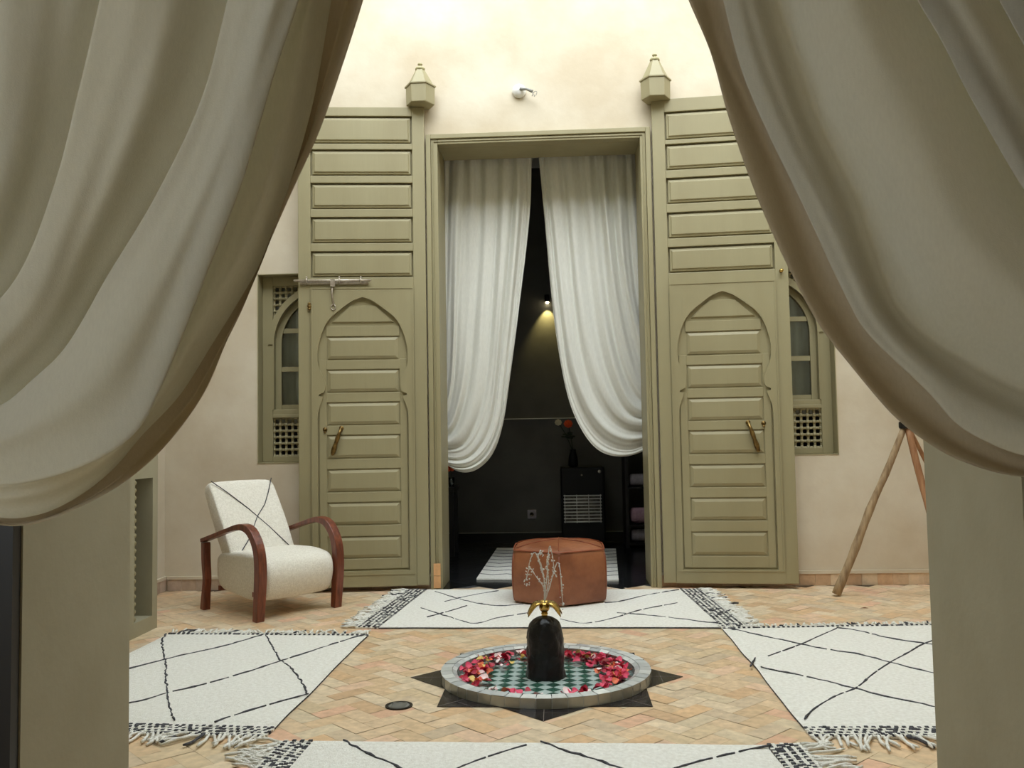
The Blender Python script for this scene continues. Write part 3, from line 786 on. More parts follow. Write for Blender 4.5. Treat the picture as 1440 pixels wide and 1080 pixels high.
YD = 6.86
Ld = [
 [(616, 205), (617, 300), (618, 450), (618, 560)],
 [(634, 205), (630, 300), (628, 420), (624, 530), (614, 575)],
 [(652, 205), (650, 300), (644, 430), (638, 540), (626, 590), (612, 600)],
 [(676, 205), (676, 300), (668, 440), (660, 535), (646, 590), (630, 614), (612, 616)],
 [(700, 205), (699, 300), (691, 440), (683, 545), (668, 600), (648, 628), (612, 632)],
 [(722, 205), (720, 300), (709, 440), (700, 545), (690, 600), (670, 634), (648, 647), (612, 642)],
 [(737, 205), (735, 300), (722, 440), (710, 540), (701, 598), (684, 637), (662, 655), (640, 657), (612, 648)],
 [(748, 205), (745, 300), (729, 440), (716, 540), (707, 598), (692, 640), (668, 662), (646, 664), (630, 655), (612, 642)],
]
tag(drape('door_curtain', Ld, YD, [.03, .04, .03, .05, .045, .04, .02], M['cotton'], sub=8, M_=60, fine=.05, seed=21, prof=1.0), 'white cotton curtain tied to the left jamb of the doorway', 'curtain', group='white curtains in the doorway')
Rd = [
 [(756, 205), (765, 300), (778, 440), (792, 530), (806, 580), (828, 620), (850, 638), (880, 642), (906, 634), (925, 622)],
 [(764, 205), (773, 300), (787, 440), (800, 530), (818, 582), (842, 615), (866, 629), (890, 631), (925, 616)],
 [(788, 205), (797, 300), (808, 430), (820, 510), (838, 562), (862, 594), (886, 606), (925, 604)],
 [(812, 205), (820, 300), (832, 420), (846, 500), (866, 555), (888, 584), (925, 590)],
 [(836, 205), (843, 300), (854, 410), (868, 490), (884, 540), (904, 566), (925, 572)],
 [(858, 205), (863, 300), (873, 400), (888, 470), (904, 520), (925, 545)],
 [(880, 205), (884, 300), (892, 400), (905, 460), (925, 510)],
 [(905, 205), (907, 300), (910, 400), (918, 450), (925, 480)],
]
tag(drape('door_curtain', Rd, YD, [.02, .045, .05, .045, .045, .035, .03], M['cotton'], sub=8, M_=60, fine=.05, seed=31, prof=1.0), 'white cotton curtain tied to the right jamb of the doorway', 'curtain', group='white curtains in the doorway')
mb = MB(); mb.tube([(-1.1, YD, 3.36), (.9, YD, 3.36)], .012, 8)
tag(mb.build('curtain_rod', M['iron']), 'dark iron rod behind the lintel carrying the white doorway curtains', 'curtain rod')

# ================================================================== RUGS
def wob(a, b, r, k, amp, seed):
    a = Vector((a[0], a[1])); b = Vector((b[0], b[1])); out = []
    d = (b-a); nr = Vector((-d.y, d.x)).normalized()
    for i in range(k+1):
        t = i/k; out.append(a+d*t+nr*amp*noise.noise(Vector((t*d.length*3, seed, 0)))*math.sin(PI*t)**.3)
    return out
def rug(name, label, corners, lines, ends, T=.016, seed=0, lw=.009, side_dark=True):
    """corners (world xy, ccw): 0 near-left,1 near-right,2 far-right,3 far-left. ends: list of (i,j,len_out) edges that carry woven band and fringe"""
    t = thing(name, label, 'rug', (0, 0, 0), group='white wool rugs around the fountain')
    cs = [Vector(c) for c in corners]; ring = []
    for i in range(4): ring += wob(cs[i], cs[(i+1) % 4], 0, 14, .018, seed+i)[:-1]
    mb = MB(); N = 22
    # grid surface, slightly undulating
    vs = []
    def P(u, v): 
        a = cs[0].lerp(cs[1], u); b = cs[3].lerp(cs[2], u); p = a.lerp(b, v)
        e = .012*noise.noise(Vector((u*4, v*4, seed)))
        return p
    for j in range(N+1):
        for i in range(N+1):
            u, v = i/N, j/N; p = P(u, v)
            edge = min(u, v, 1-u, 1-v)
            ww = .012*noise.noise(Vector((p.x*2.5, p.y*2.5, seed)))
            dirc = Vector((1 if u in (0, 1) else 0, 1 if v in (0, 1) else 0))
            p = p+dirc*ww
            z = T+.0035*noise.noise(Vector((p.x*6, p.y*6, seed+3)))
            if edge == 0: z = T*.55
            vs.append((p.x, p.y, z))
    f = [(j*(N+1)+i, j*(N+1)+i+1, (j+1)*(N+1)+i+1, (j+1)*(N+1)+i) for j in range(N) for i in range(N)]
    mb.add(vs, f, 0, smooth=True)
    # skirt down to the floor
    per = [i for i in range(N+1)]+[(j*(N+1)+N) for j in range(1, N+1)]+[N*(N+1)+i for i in range(N-1, -1, -1)]+[j*(N+1) for j in range(N-1, 0, -1)]
    vs2 = [vs[i] for i in per]+[(vs[i][0], vs[i][1], .002) for i in per]; k = len(per)
    mb.add(vs2, [(i, (i+1) % k, k+(i+1) % k, k+i) for i in range(k)], 1 if side_dark else 0)
    for q, ln in enumerate(lines):
        pts = catmull([(p[0], p[1], 0) for p in ln], 3+int(sum((Vector(a)-Vector(b)).length for a, b in zip(ln, ln[1:]))/.02))
        L = []; rr = []
        for i, p in enumerate(pts):
            w = noise.noise(Vector((i*.45, q*3.1, seed)))*.007
            L.append((p.x+w, p.y+w, T+.001)); rr.append(max(.0022, lw*(.55+.6*noise.noise(Vector((i*.35, q, seed+9)))+.12*random.random())))
        a_ = 0
        while a_ < len(L)-1:
            e_ = min(len(L), a_+random.randint(4, 11))
            if e_-a_ >= 2: mb.tube(L[a_:e_], rr[a_:e_], 6, 1, smooth=True)
            a_ = e_-1+(1 if random.random() < .35 else 0)
    # flatten the line tubes a bit handled by small radius
    mb.build('pile', [M['wool'], M['wool_black']], t)
    for ei, (i, j, bw, fl, sp) in enumerate(ends):
        a, b = cs[i], cs[j]; d = (b-a); L = d.length; d.normalize(); o = Vector((d.y, -d.x))
        if o.dot((a+b)/2-sum(cs, Vector((0, 0)))/4) < 0: o = -o
        band = MB(); cell = .0135; kx = int(L/cell); ky = max(2, int(bw/cell))
        for x in range(kx):
            for y in range(ky):
                p = a+d*(L*x/kx)+o*(bw*y/ky); dx = d*(L/kx)*.9; dy = o*(bw/ky)*.86
                sh = d*((y % 2)*L/kx*.5); dark = (x+(y//2)) % 2 == 0 and y % 2 == 0 or (random.random() < .12)
                hz = .011+random.uniform(-.001, .002)
                q = [p+sh, p+sh+dx, p+sh+dx+dy, p+sh+dy]
                band.quadprism([(v.x, v.y) for v in q], .002, hz+(.002 if dark else 0), 1 if dark else 0)
        bb = [a, b, b+o*bw, a+o*bw]; band.quadprism([(v.x, v.y) for v in bb], .001, .008, 0)
        band.build('woven_band', [M['wool'], M['wool_black']], t)
        fr = MB(); n = int(L/sp)
        for x in range(n):
            p = a+d*(L*(x+.5)/n)+o*bw*.95
            ang = noise.noise(Vector((x*.13, ei*7, seed)))*1.1+random.uniform(-.45, .45)
            dr = (o*math.cos(ang)+d*math.sin(ang)); ln = fl*random.uniform(.75, 1.15)
            cu = random.uniform(-.25, .25); pts = []
            for s in range(6):
                q = s/5; dd = (dr+Vector((-dr.y, dr.x))*cu*q)
                pts.append((p.x+dd.x*ln*q, p.y+dd.y*ln*q, .006+.010*abs(math.sin(q*3+x))*random.uniform(.4, 1)))
            fr.tube(pts, [.0055, .006, .0055, .006, .0065, .004], 6, 1 if random.random() < .10 else 0)
        fo = fr.build('fringe', [M['wool'], M['wool_black']], t); fo['kind'] = 'stuff'
    return t
def FP(x, y):
    p = onZ(x, y, .016); return (p.x, p.y)
def crop(pts, ox, oy, s): return [FP(ox+x/s, oy+y/s) for x, y in pts]
# rug at the doorway
c5 = lambda *p: crop(p, 160, 840, 3.6)
c7 = lambda *p: crop(p, 920, 800, 3.2727)
c3 = lambda *p: crop(p, 560, 820, 3.4286)
rugB = rug('berber_rug', 'white wool rug with black diamond lines lying at the doorway under the pouf',
    [FP(533, 880.5), FP(1016, 880), FP(956, 827), FP(600, 827.5)],
    [[FP(592, 855), FP(630, 867), FP(668, 877), FP(700, 869), FP(742, 862)], [FP(612, 832), FP(660, 846), FP(700, 852), FP(735, 850)],
     [FP(600, 868), FP(630, 860), FP(656, 852)], [FP(955, 829), FP(905, 838), FP(870, 846), FP(850, 848)], [FP(952, 848), FP(900, 858), FP(860, 870), FP(820, 877), FP(788, 871)],
     [FP(868, 862), FP(920, 866), FP(985, 874), FP(1010, 876)], [FP(625, 846), FP(660, 838), FP(700, 831)]],
    [(3, 0, .14, .11, .014), (1, 2, .14, .11, .014)], seed=1, lw=.0055)
rugL = rug('berber_rug', 'white wool rug with black diamond lines on the left, in front of the armchair',
    [(-2.24, 3.44), FP(386, 1020.5), FP(517, 892), FP(236, 890)],
    [c5((265, 185), (245, 215), (255, 300), (265, 345), (262, 400), (270, 470), (280, 550), (305, 622)),
     c5((750, 190), (620, 230), (480, 265), (340, 295), (240, 320), (90, 358), (0, 380)),
     c5((770, 190), (800, 245), (840, 315), (890, 350), (930, 400), (965, 455), (980, 490)),
     c5((1270, 188), (1180, 215), (1040, 260), (870, 315), (700, 370), (560, 412), (400, 455), (270, 485), (150, 522), (60, 540)),
     c5((980, 490), (800, 540), (680, 575), (560, 615), (510, 632))],
    [(0, 1, .10, .13, .020), (2, 3, .035, .09, .018)], seed=4, lw=.0062)
rugR = rug('berber_rug', 'white wool rug with black diamond lines on the right, in front of the wooden tripod',
    [FP(1130, 1020), (2.15, 3.36), (2.15, 5.06), FP(1017, 882)],
    [c7((840, 275), (760, 310), (680, 345), (600, 375), (525, 402)), c7((840, 272), (940, 285), (1060, 315), (1150, 330), (1290, 350), (1400, 372)),
     c7((350, 274), (480, 305), (600, 330), (700, 352), (820, 375), (950, 395), (1090, 432), (1180, 455), (1310, 485), (1450, 512)),
     c7((1400, 300), (1300, 325), (1230, 350), (1170, 385), (1085, 432), (1000, 490), (930, 548), (850, 580), (800, 605), (730, 650), (692, 692)),
     c7((490, 452), (560, 468), (625, 480), (740, 505), (860, 535), (930, 552), (1040, 580), (1140, 603), (1310, 640), (1440, 665)), c7((440, 450), (465, 410))],
    [(0, 1, .10, .13, .020), (2, 3, .03, .05, .022)], seed=8, lw=.0062)
fa, fb = FP(440, 1039), FP(1078, 1044)
rugF = rug('berber_rug', 'white wool rug with black diamond lines nearest the camera, in front of the fountain',
    [(fa[0]-.02, 2.42), (fb[0]+.03, 2.42), fb, fa],
    [[FP(483, 1041), FP(518, 1060), FP(557, 1077), FP(610, 1110)], [FP(740, 1048), FP(700, 1060), FP(665, 1072), FP(600, 1100)],
     [FP(760, 1043), FP(800, 1057), FP(858, 1075), FP(930, 1105)], [FP(1084, 1048), FP(1015, 1063), FP(955, 1079), FP(870, 1110)]],
    [(3, 0, .12, .13, .020), (1, 2, .12, .13, .020)], seed=13, lw=.0062)
# small rug in the dark room
t = thing('small_rug', 'small pale rug with thin grey stripes on the black floor inside', 'rug')
a, b, c, d = FP(670, 813), FP(870, 815), FP(866, 771), FP(699, 770)
mb = MB(); q = [Vector(v) for v in (a, b, c, d)]
mb.quadprism([tuple(v) for v in q], .002, .014)
for k in range(1, 9):
    u = k/9; p0 = q[0].lerp(q[3], u); p1 = q[1].lerp(q[2], u); L = []
    for s in range(41):
        p = p0.lerp(p1, s/40); L.append((p.x, p.y+.05*(2*abs((s/8) % 1-.5)-.5), .0145))
    mb.tube(L, .003, 4, 1)
mb.build('pile', [M['wool'], M['wool_black']], t)

# ================================================================== FOUNTAIN
fc = Vector((-.0786, 4.061)); SR = .614
st = MB(); pts = []
for k in range(16):
    a = PI/8*k; r = SR if k % 2 == 0 else SR*math.cos(PI/4)/math.cos(PI/8)
    pts.append((fc.x+r*math.cos(a), fc.y+r*math.sin(a)))
for k in range(8):      # eight points, two tiles each, and the inner octagon
    i0, i1, i2 = pts[(2*k-1) % 16], pts[2*k], pts[(2*k+1) % 16]
    col = rc(lin(34, 31, 34), .15); col2 = rc(lin(34, 31, 34), .15)
    cc = (fc.x, fc.y)
    m01 = ((i0[0]+i2[0])/2, (i0[1]+i2[1])/2)
    st.quadprism([m01, i0, i1], .0005, .0030, 0, col); st.quadprism([m01, i1, i2], .0005, .0030, 0, col2)
    st.quadprism([cc, i0, m01], .0005, .0030, 0, rc(lin(34, 31, 34), .15)); st.quadprism([cc, m01, i2], .0005, .0030, 0, rc(lin(34, 31, 34), .15))
    dd = Vector(i1)-Vector(m01); nn = Vector((-dd.y, dd.x)).normalized()*.0012
    st.quadprism([(m01[0]-nn.x, m01[1]-nn.y), (i1[0]-nn.x, i1[1]-nn.y), (i1[0]+nn.x, i1[1]+nn.y), (m01[0]+nn.x, m01[1]+nn.y)], .0006, .0034, 0, lin(120, 112, 108))
    mid0 = Vector(m01).lerp(Vector(i1), .45)
    for e_ in (i0, i2):
        ee = Vector(e_).lerp(Vector(i1), .45); d2 = ee-mid0; n2 = Vector((-d2.y, d2.x)).normalized()*.0011
        st.quadprism([tuple(mid0-n2), tuple(ee-n2), tuple(ee+n2), tuple(mid0+n2)], .0006, .0034, 0, lin(96, 90, 88))
tag(st.build('floor_star', M['black_tile'], cols=True), 'black glazed eight-pointed star of tiles set in the floor around the fountain', 'floor star')

fo = thing('fountain_basin', 'low round fountain basin with grey-white mosaic rim and green chequered floor', 'fountain basin', (fc.x, fc.y, 0))
mb = MB(); nt_ = 46; Ro, Ri = .472, .400; HR = .046
greys = [lin(214, 216, 212), lin(196, 198, 196), lin(226, 228, 224), lin(180, 184, 184), lin(204, 208, 206), lin(190, 194, 190)]
def arcq(r0, z0, r1, z1, a, b, col):
    mb.add([(r0*math.cos(a), r0*math.sin(a), z0), (r0*math.cos(b), r0*math.sin(b), z0), (r1*math.cos(b), r1*math.sin(b), z1), (r1*math.cos(a), r1*math.sin(a), z1)], [(0, 1, 2, 3)], 0, col)
for k in range(nt_):
    a, b = 2*PI*(k+.03)/nt_, 2*PI*(k+.97)/nt_; h = random.uniform(-.0008, .0008)
    arcq(Ro, HR+h, Ri+.022, HR+.002+h, a, b, rc(random.choice(greys), .05))
    a2, b2 = 2*PI*(k+.53)/nt_, 2*PI*(k+1.47)/nt_
    arcq(Ri+.020, HR+.001, Ri, HR-.008, a2, b2, rc(random.choice(greys), .05))
    arcq(Ri, HR-.008, Ri, .004, a2, b2, rc(lin(150, 132, 128), .08))
    arcq(Ro, .004, Ro, HR-.001, a, b, rc(random.choice([lin(150, 148, 138), lin(138, 136, 126), lin(160, 158, 148)]), .05))
mb.build('rim', M['zellige'], fo, cols=True)
mb = MB(); mb.lathe([(Ro-.0015, .003), (Ro-.0015, HR-.003), (Ri+.0015, HR-.011), (Ri+.0015, .003)], 64, smooth=False); mb.build('rim_grout', M['rim_grout'], fo)
mb = MB(); cell = .05; n = 18
for i in range(-n, n):
    for j in range(-n, n):
        a, b = i*cell, j*cell; q = [((x*ca-y*sa), (x*sa+y*ca)) for x, y in ((a+.0008, b+.0008), (a+cell-.0008, b+.0008), (a+cell-.0008, b+cell-.0008), (a+.0008, b+cell-.0008))]
        if max(math.hypot(*p) for p in q) > Ri-.001: continue
        mb.add([(x, y, .0062) for x, y in q], [(0, 1, 2, 3)], 0, rc(lin(62, 106, 88) if (i+j) % 2 else lin(232, 238, 234), .12))
ng = 40
mb.add([(Ri*math.cos(2*PI*k/ng), Ri*math.sin(2*PI*k/ng), .005) for k in range(ng)], [tuple(range(ng))], 0, lin(150, 160, 156))
mb.build('basin_floor', M['zellige'], fo, cols=True)
# water with ripples
mb = MB(); rings = 46; seg = 72; v = [(0, 0, .020)]
for i in range(1, rings+1):
    r = (Ri-.001)*i/rings
    for j in range(seg):
        a = 2*PI*j/seg; z = .020+.0012*math.sin(r*150)*math.exp(-r*7)+.0009*noise.noise(Vector((r*math.cos(a)*22, r*math.sin(a)*22, 0)))
        v.append((r*math.cos(a), r*math.sin(a), z))
f = [(0, 1+j, 1+(j+1) % seg) for j in range(seg)]
for i in range(rings-1):
    for j in range(seg): f.append((1+i*seg+j, 1+(i+1)*seg+j, 1+(i+1)*seg+(j+1) % seg, 1+i*seg+(j+1) % seg))
mb.add(v, f, smooth=True)
tag(mb.build('water', M['water'], loc=(fc.x, fc.y, 0)), 'clear rippled water filling the round basin', 'water', kind='stuff')

sp = thing('fountain_spout', 'black stone fountain column topped by a gold flower with water jets', 'fountain', (fc.x-.0, fc.y+.0, .007))
bm = bmesh.new(); bmesh.ops.create_uvsphere(bm, u_segments=40, v_segments=48, radius=1)
prof = [(.092, 0), (.088, .02), (.083, .06), (.084, .13), (.083, .18), (.075, .215), (.058, .245), (.034, .262), (.004, .268)]
bm.free()
pp = catmull([(r, h, 0) for r, h in prof], 46); seg = 56; v = []
for q in pp:
    for j in range(seg):
        a = 2*PI*j/seg; x, y = q.x*math.cos(a), q.x*math.sin(a)
        d = noise.cell(Vector((a*3.4+math.floor(q.y*30)*.5, q.y*30, 2)))*.0025+noise.noise(Vector((x*40, y*40, q.y*26)))*.004
        k = (q.x+d)/max(q.x, .004); v.append((x*k, y*k, q.y))
mb = MB(); nn_ = len(pp)
mb.add(v, [(i*seg+j, i*seg+(j+1) % seg, (i+1)*seg+(j+1) % seg, (i+1)*seg+j) for i in range(nn_-1) for j in range(seg)], smooth=True)
mb.build('column', M['obsidian'], sp)
mb = MB(); zt0 = .266
mb.lathe([(.016, zt0-.01), (.013, zt0+.006), (.016, zt0+.012), (.012, zt0+.02)], 16); mb.ball((0, 0, zt0+.040), .024, 16, 10)
mb.build('gold_bud', M['brass'], sp)
for k, adeg in enumerate((-28, -152, 18, 162, 90)):
    a = math.radians(adeg)
    mb = MB(); N = 9; v = []
    for i in range(N+1):
        t = i/N; r = .010+.074*t; z = zt0+.060+.024*math.sin(t*2.3)-.068*t*t; w = .027*math.sin(PI*min(1, t*.93+.07))**.7
        for s in (-1, -.5, 0, .5, 1):
            x, y = r, w*s; zz_ = z-.007*abs(s)**1.5
            v.append((x*math.cos(a)-y*math.sin(a), x*math.sin(a)+y*math.cos(a), zz_))
    mb.add(v, [(i*5+j, i*5+j+1, (i+1)*5+j+1, (i+1)*5+j) for i in range(N) for j in range(4)], smooth=True)
    o = mb.build('gold_petal', M['brass'], sp); s = o.modifiers.new('thick', 'SOLIDIFY'); s.thickness = .0025
# jets: thin broken arcs of water
def jet(pxs, r=.0028):
    base = Vector((0, 0, zt0+.06)); pts = []
    for x, y in pxs:
        p = onY(x, y, fc.y); pts.append(Vector((p.x-fc.x, random.uniform(-.012, .012), p.z-.007)))
    pts = catmull([tuple(base)]+[tuple(p) for p in pts], 26)
    mb = MB(); mb.tube(pts, [r*random.uniform(.5, 1.2) for _ in pts], 5)
    for i in range(6, 26):
        if random.random() < .75:
            p = pts[i]; mb.ball((p.x+random.uniform(-.004, .004)*(i/9), p.y, p.z+random.uniform(-.004, .004)), random.uniform(.0022, .0055), 6, 4)
    for _ in range(10):
        p = pts[-1]; s = .014; mb.ball((p.x+random.uniform(-s, s), p.y+random.uniform(-s, s), p.z+random.uniform(-2.2*s, s*.3)), random.uniform(.002, .004), 6, 4)
    mb.build('water_jet', M['jet'], sp)
for q in ([(766, 820), (758, 790), (752, 776), (746, 786), (743, 800)], [(769, 810), (771, 780), (773, 768), (777, 782), (779, 802)],
          [(764, 825), (752, 808), (745, 799), (742, 806), (740, 815)], [(771, 820), (770, 800), (769, 786), (773, 780)],
          [(773, 825), (780, 800), (785, 790), (789, 815), (791, 850)], [(765, 815), (761, 795), (757, 782), (760, 774)]):
    jet(q)

# ---- petals
def petal_mesh(m, sx, sy, cup, nm):
    mb = MB(); N = 6; v = []
    for i in range(N+1):
        for j in range(N+1):
            u, w = i/N*2-1, j/N*2-1
            r = max(abs(u), abs(w)); th = math.atan2(w, u) if r else 0
            x, y = r*math.cos(th)*sx, r*math.sin(th)*sy*(1+.15*math.cos(th))
            z = cup*r*r*(.6+.6*math.sin(2*th+1))
            v.append((x, y, z+.002))
    mb.add(v, [(i*(N+1)+j, (i+1)*(N+1)+j, (i+1)*(N+1)+j+1, i*(N+1)+j+1) for i in range(N) for j in range(N)], smooth=True)
    return mb
pcols = {
 'crimson': (lin(190, 20, 56), lin(140, 10, 38), 'crimson rose petal floating in the round basin', 112),
 'pink': (lin(228, 78, 112), lin(206, 52, 90), 'bright pink rose petal floating in the round basin', 84),
 'pale': (lin(246, 230, 226), lin(238, 200, 204), 'pale pink to white rose petal floating in the round basin', 44),
 'orange': (lin(236, 130, 84), lin(222, 96, 62), 'orange rose petal floating in the round basin', 32),
 'yellow': (lin(232, 204, 120), lin(216, 180, 88), 'yellow petal floating in the round basin', 20)}
for cn, (c1, c2, lab, cnt) in pcols.items():
    m = mat('petal_'+cn, c1, c2, scale=30, rough=.55)
    protos = []
    for q in range(3):
        mb = petal_mesh(m, random.uniform(.017, .023), random.uniform(.014, .019), random.uniform(.006, .013), 'rose_petal')
        protos.append(mb.build('rose_petal', m))
    for k in range(cnt):
        while True:
            a = random.uniform(0, 2*PI); r = random.gauss(.325, .036)
            if not .2 < r < .378: continue
            front = max(0, -math.sin(a))           # sparse toward the viewer
            if front > .55 and random.random() < .55: continue
            if front > .55 and r < .33: continue
            break
        loc = (fc.x+r*math.cos(a), fc.y+r*math.sin(a), .020+random.choice((0, .003, .006, .010, .014)))
        rot = (random.uniform(-.5, .5), random.uniform(-.5, .5), random.uniform(0, 6.28)); s = random.uniform(.75, 1.2)
        o = protos[k] if k < 3 else dup(protos[k % 3])
        o.location = loc; o.rotation_euler = rot; o.scale = (s, s, s)
        tag(o, lab, 'petal', cn+' petals in the fountain basin')

# drain
dp = onZ(561, 993)
t = thing('floor_drain', 'small round metal drain cover in the tiles left of the fountain', 'drain', (dp.x, dp.y, .0005))
mb = MB(); mb.lathe([(.056, 0), (.056, .004), (.044, .004), (.044, 0)], 28, smooth=False); mb.build('ring', M['iron'], t)
mb = MB(); mb.lathe([(.0435, .0), (.0435, .0025), (.0001, .0035)], 28)
for k in range(-3, 4): mb.box(-.03, .03, k*.011-.002, k*.011+.002, .003, .0045)
mb.build('cover', M['grey'], t)
lp = onZ(1215, 856)
mb = MB(); mb.add([(-.025, 0, 0), (0, -.009, .004), (.028, .002, .001), (.002, .011, .006)], [(0, 1, 2, 3)])
mb2 = MB(); mb2.add([(-.028, 0, .002), (-.012, -.009, .006), (.012, -.008, .004), (.03, .002, .002), (.012, .01, .007), (-.012, .009, .004), (0, 0, .009)], [(0, 1, 6), (1, 2, 6), (2, 3, 6), (3, 4, 6), (4, 5, 6), (5, 0, 6)])
tag(mb2.build('dry_leaf', M['leaf_brown'], loc=(lp.x, lp.y, .0)), 'tiny dry brown leaf on the tiles near the wooden tripod', 'leaf')

# ================================================================== POUF
pc = Vector((-.012, 5.90))
t = thing('leather_pouf', 'tan leather six-sided pouf on the rug at the doorway', 'pouf', (pc.x, pc.y, .017), rz=.0)
R = .352; Hh = .385
def hexr(a, pw=.93):
    k = PI/3; b = (a+PI/2+k/2) % k-k/2     # corner towards -y
    return math.cos(k/2)/math.cos(abs(b)-k/2) if True else 1
def pouf_r(a):
    k = PI/3; b = ((a+PI/2) % k); b = min(b, k-b)      # 0 at a corner
    hexa = math.cos(PI/6)/math.cos(PI/6-b)
    return hexa*.93+.07*.955
prof = [(.90, 0), (.965, .012), (.99, .04), (1.0, .10), (1.005, .18), (1.0, .26), (.985, .31), (.95, .345), (.88, .362), (.70, .378), (.45, .39), (.2, .396), (.001, .398)]
mb = MB(); seg = 72; v = []
for r, h in prof:
    for j in range(seg):
        a = 2*PI*j/seg; q = pouf_r(a); q = q if r > .6 else q*(r/.6)+.93*(1-r/.6)
        k = ((a+PI/2) % (PI/3)); k = min(k, PI/3-k)
        pin = -.006*math.exp(-(k/.05)**2) if h > .05 else 0
        rr_ = R*r*q+pin+.004*noise.noise(Vector((math.cos(a)*3, math.sin(a)*3, h*9)))
        v.append((rr_*math.cos(a), rr_*math.sin(a), h*Hh/.398))
nn_ = len(prof)
mb.add(v, [(i*seg+j, i*seg+(j+1) % seg, (i+1)*seg+(j+1) % seg, (i+1)*seg+j) for i in range(nn_-1) for j in range(seg)]+[tuple(range(seg-1, -1, -1))], smooth=True)
o = mb.build('cushion', M['leather'], t); s = o.modifiers.new('s', 'SUBSURF'); s.levels = 1; s.render_levels = 2
mb = MB()
ring = []
for j in range(49):
    a = 2*PI*j/48; q = pouf_r(a); ring.append((R*.955*q*math.cos(a), R*.955*q*math.sin(a), .346*Hh/.398+.003))
mb.tube(ring, .0045, 6, cap=False)
for k in range(6):
    a = -PI/2+k*PI/3; rr_ = R*(.996)
    mb.tube([(rr_*q*math.cos(a)*pouf_r(a)-.006*math.cos(a), rr_*q*math.sin(a)*pouf_r(a)-.006*math.sin(a), h*Hh/.398) for q, h in ((.975, .02), (1.0, .1), (1.003, .18), (.998, .26), (.975, .325))], .004, 6)
    mb.tube([(R*q*math.cos(a), R*q*math.sin(a), h*Hh/.398) for q, h in ((.9, .3605), (.68, .3795), (.45, .391), (.2, .397), (.02, .399))], .0028, 5)
mb.build('piping', M['leather_seam'], t)

# ================================================================== ARMCHAIR
A_ = onZ(290, 857); B_ = onZ(366, 875); C_ = onZ(474, 854)
fwd = Vector((.775, -.632, 0)).normalized(); rt = Vector((-fwd.y, fwd.x, 0))   # rt: from near arm to far arm
orig = (A_+C_)/2
rzc = math.atan2(fwd.y, fwd.x)+PI/2      # local -y is forward
t = thing('armchair', 'cream boucle armchair with curved reddish wood arms in the left alcove', 'armchair', (orig.x, orig.y, 0), rz=rzc)
HWc = .285; FYc = -.315; BYc = .315
def ribbon(mb, path, x0, x1, th):
    P = [Vector((0, y, z)) for y, z in path]; v = []
    for i, p in enumerate(P):
        d = (P[min(i+1, len(P)-1)]-P[max(i-1, 0)]).normalized(); n = Vector((0, -d.z, d.y)); h = th[i] if isinstance(th, list) else th
        for x in (x0, x1):
            for s in (-.5, .5): v.append((x, p.y+n.y*h*s, p.z+n.z*h*s))
    f = []
    for i in range(len(P)-1):
        a = i*4; b = a+4
        f += [(a, a+1, b+1, b), (a+2, b+2, b+3, a+3), (a, b, b+2, a+2), (a+1, a+3, b+3, b+1)]
    f += [(0, 2, 3, 1), (len(v)-4, len(v)-3, len(v)-1, len(v)-2)]
    mb.add(v, f, smooth=False)
for sg in (-1, 1):
    x0, x1 = sorted((sg*(HWc-.028), sg*(HWc+.028)))
    path = catmull([(FYc+.012, 0, 0), (FYc, .12, 0), (FYc-.012, .28, 0), (FYc-.002, .40, 0), (FYc+.035, .48, 0), (FYc+.10, .54, 0), (FYc+.19, .556, 0), (FYc+.33, .53, 0), (FYc+.50, .485, 0), (FYc+.66, .443, 0)], 44)
    mb = MB(); th = [.048+.012*math.sin(min(1, i/20)*PI) if i < 20 else max(.026, .05-.0016*(i-20)*1.4) for i in range(44)]
    ribbon(mb, [(p.x, p.y) for p in path], x0, x1, th)
    mb.build('bentwood_arm', M['walnut'], t, bevel=.005)
    mb = MB()
    ribbon(mb, [(p.x, p.y) for p in catmull([(BYc+.012, 0, 0), (BYc+.0, .1, 0), (BYc-.012, .2, 0), (BYc-.0, .3, 0), (BYc+.005, .432, 0)], 14)], x0+.004, x1-.004, [.05, .048, .044, .04, .036, .036, .036, .038, .04, .042, .042, .042, .042, .042])
    mb.build('rear_leg', M['walnut'], t, bevel=.005)
mb = MB()
for y in (-.2, .2): mb.box(-HWc+.03, HWc-.03, y-.015, y+.015, .13, .16)
mb.build('stretcher', M['walnut'], t)
def softbox(name, prof, hx, crown, m, lines=None, n=14, tilt=None):
    """prof: closed loop (y,z); extruded along x with pillowy ends"""
    L = catmull([(y, z, 0) for y, z in prof]+[(prof[0][0], prof[0][1], 0)], 61)[:-1]
    cyc = sum(p.x for p in L)/len(L); czc = sum(p.y for p in L)/len(L)
    xs = [-1, -.985, -.95, -.85, -.6, -.3, 0, .3, .6, .85, .95, .985, 1]; sc2 = [.80, .90, .955, .985, 1, 1.005, 1.01, 1.005, 1, .985, .955, .90, .80]
    v = []
    for x, s in zip(xs, sc2):
        for p in L: v.append((x*hx, cyc+(p.x-cyc)*(1-(1-s)*crown), czc+(p.y-czc)*(1-(1-s)*crown)))
    k = len(L); mb = MB()
    mb.add(v, [(i*k+j, (i+1)*k+j, (i+1)*k+(j+1) % k, i*k+(j+1) % k) for i in range(len(xs)-1) for j in range(k)]+[tuple(range(k)), tuple((len(xs)-1)*k+j for j in range(k-1, -1, -1))], smooth=True)
    if lines:
        for ln in lines: mb.tube(ln, .003, 6, 1)
    return mb.build(name, m, t)
softbox('seat', [(-.335, .19), (-.348, .255), (-.335, .325), (-.29, .362), (-.15, .385), (.0, .385), (.2, .37), (.26, .33), (.26, .22), (.22, .15), (.0, .115), (-.2, .100), (-.3, .125)], HWc-.032, 1.0, [M['boucle'], M['wool_black']])
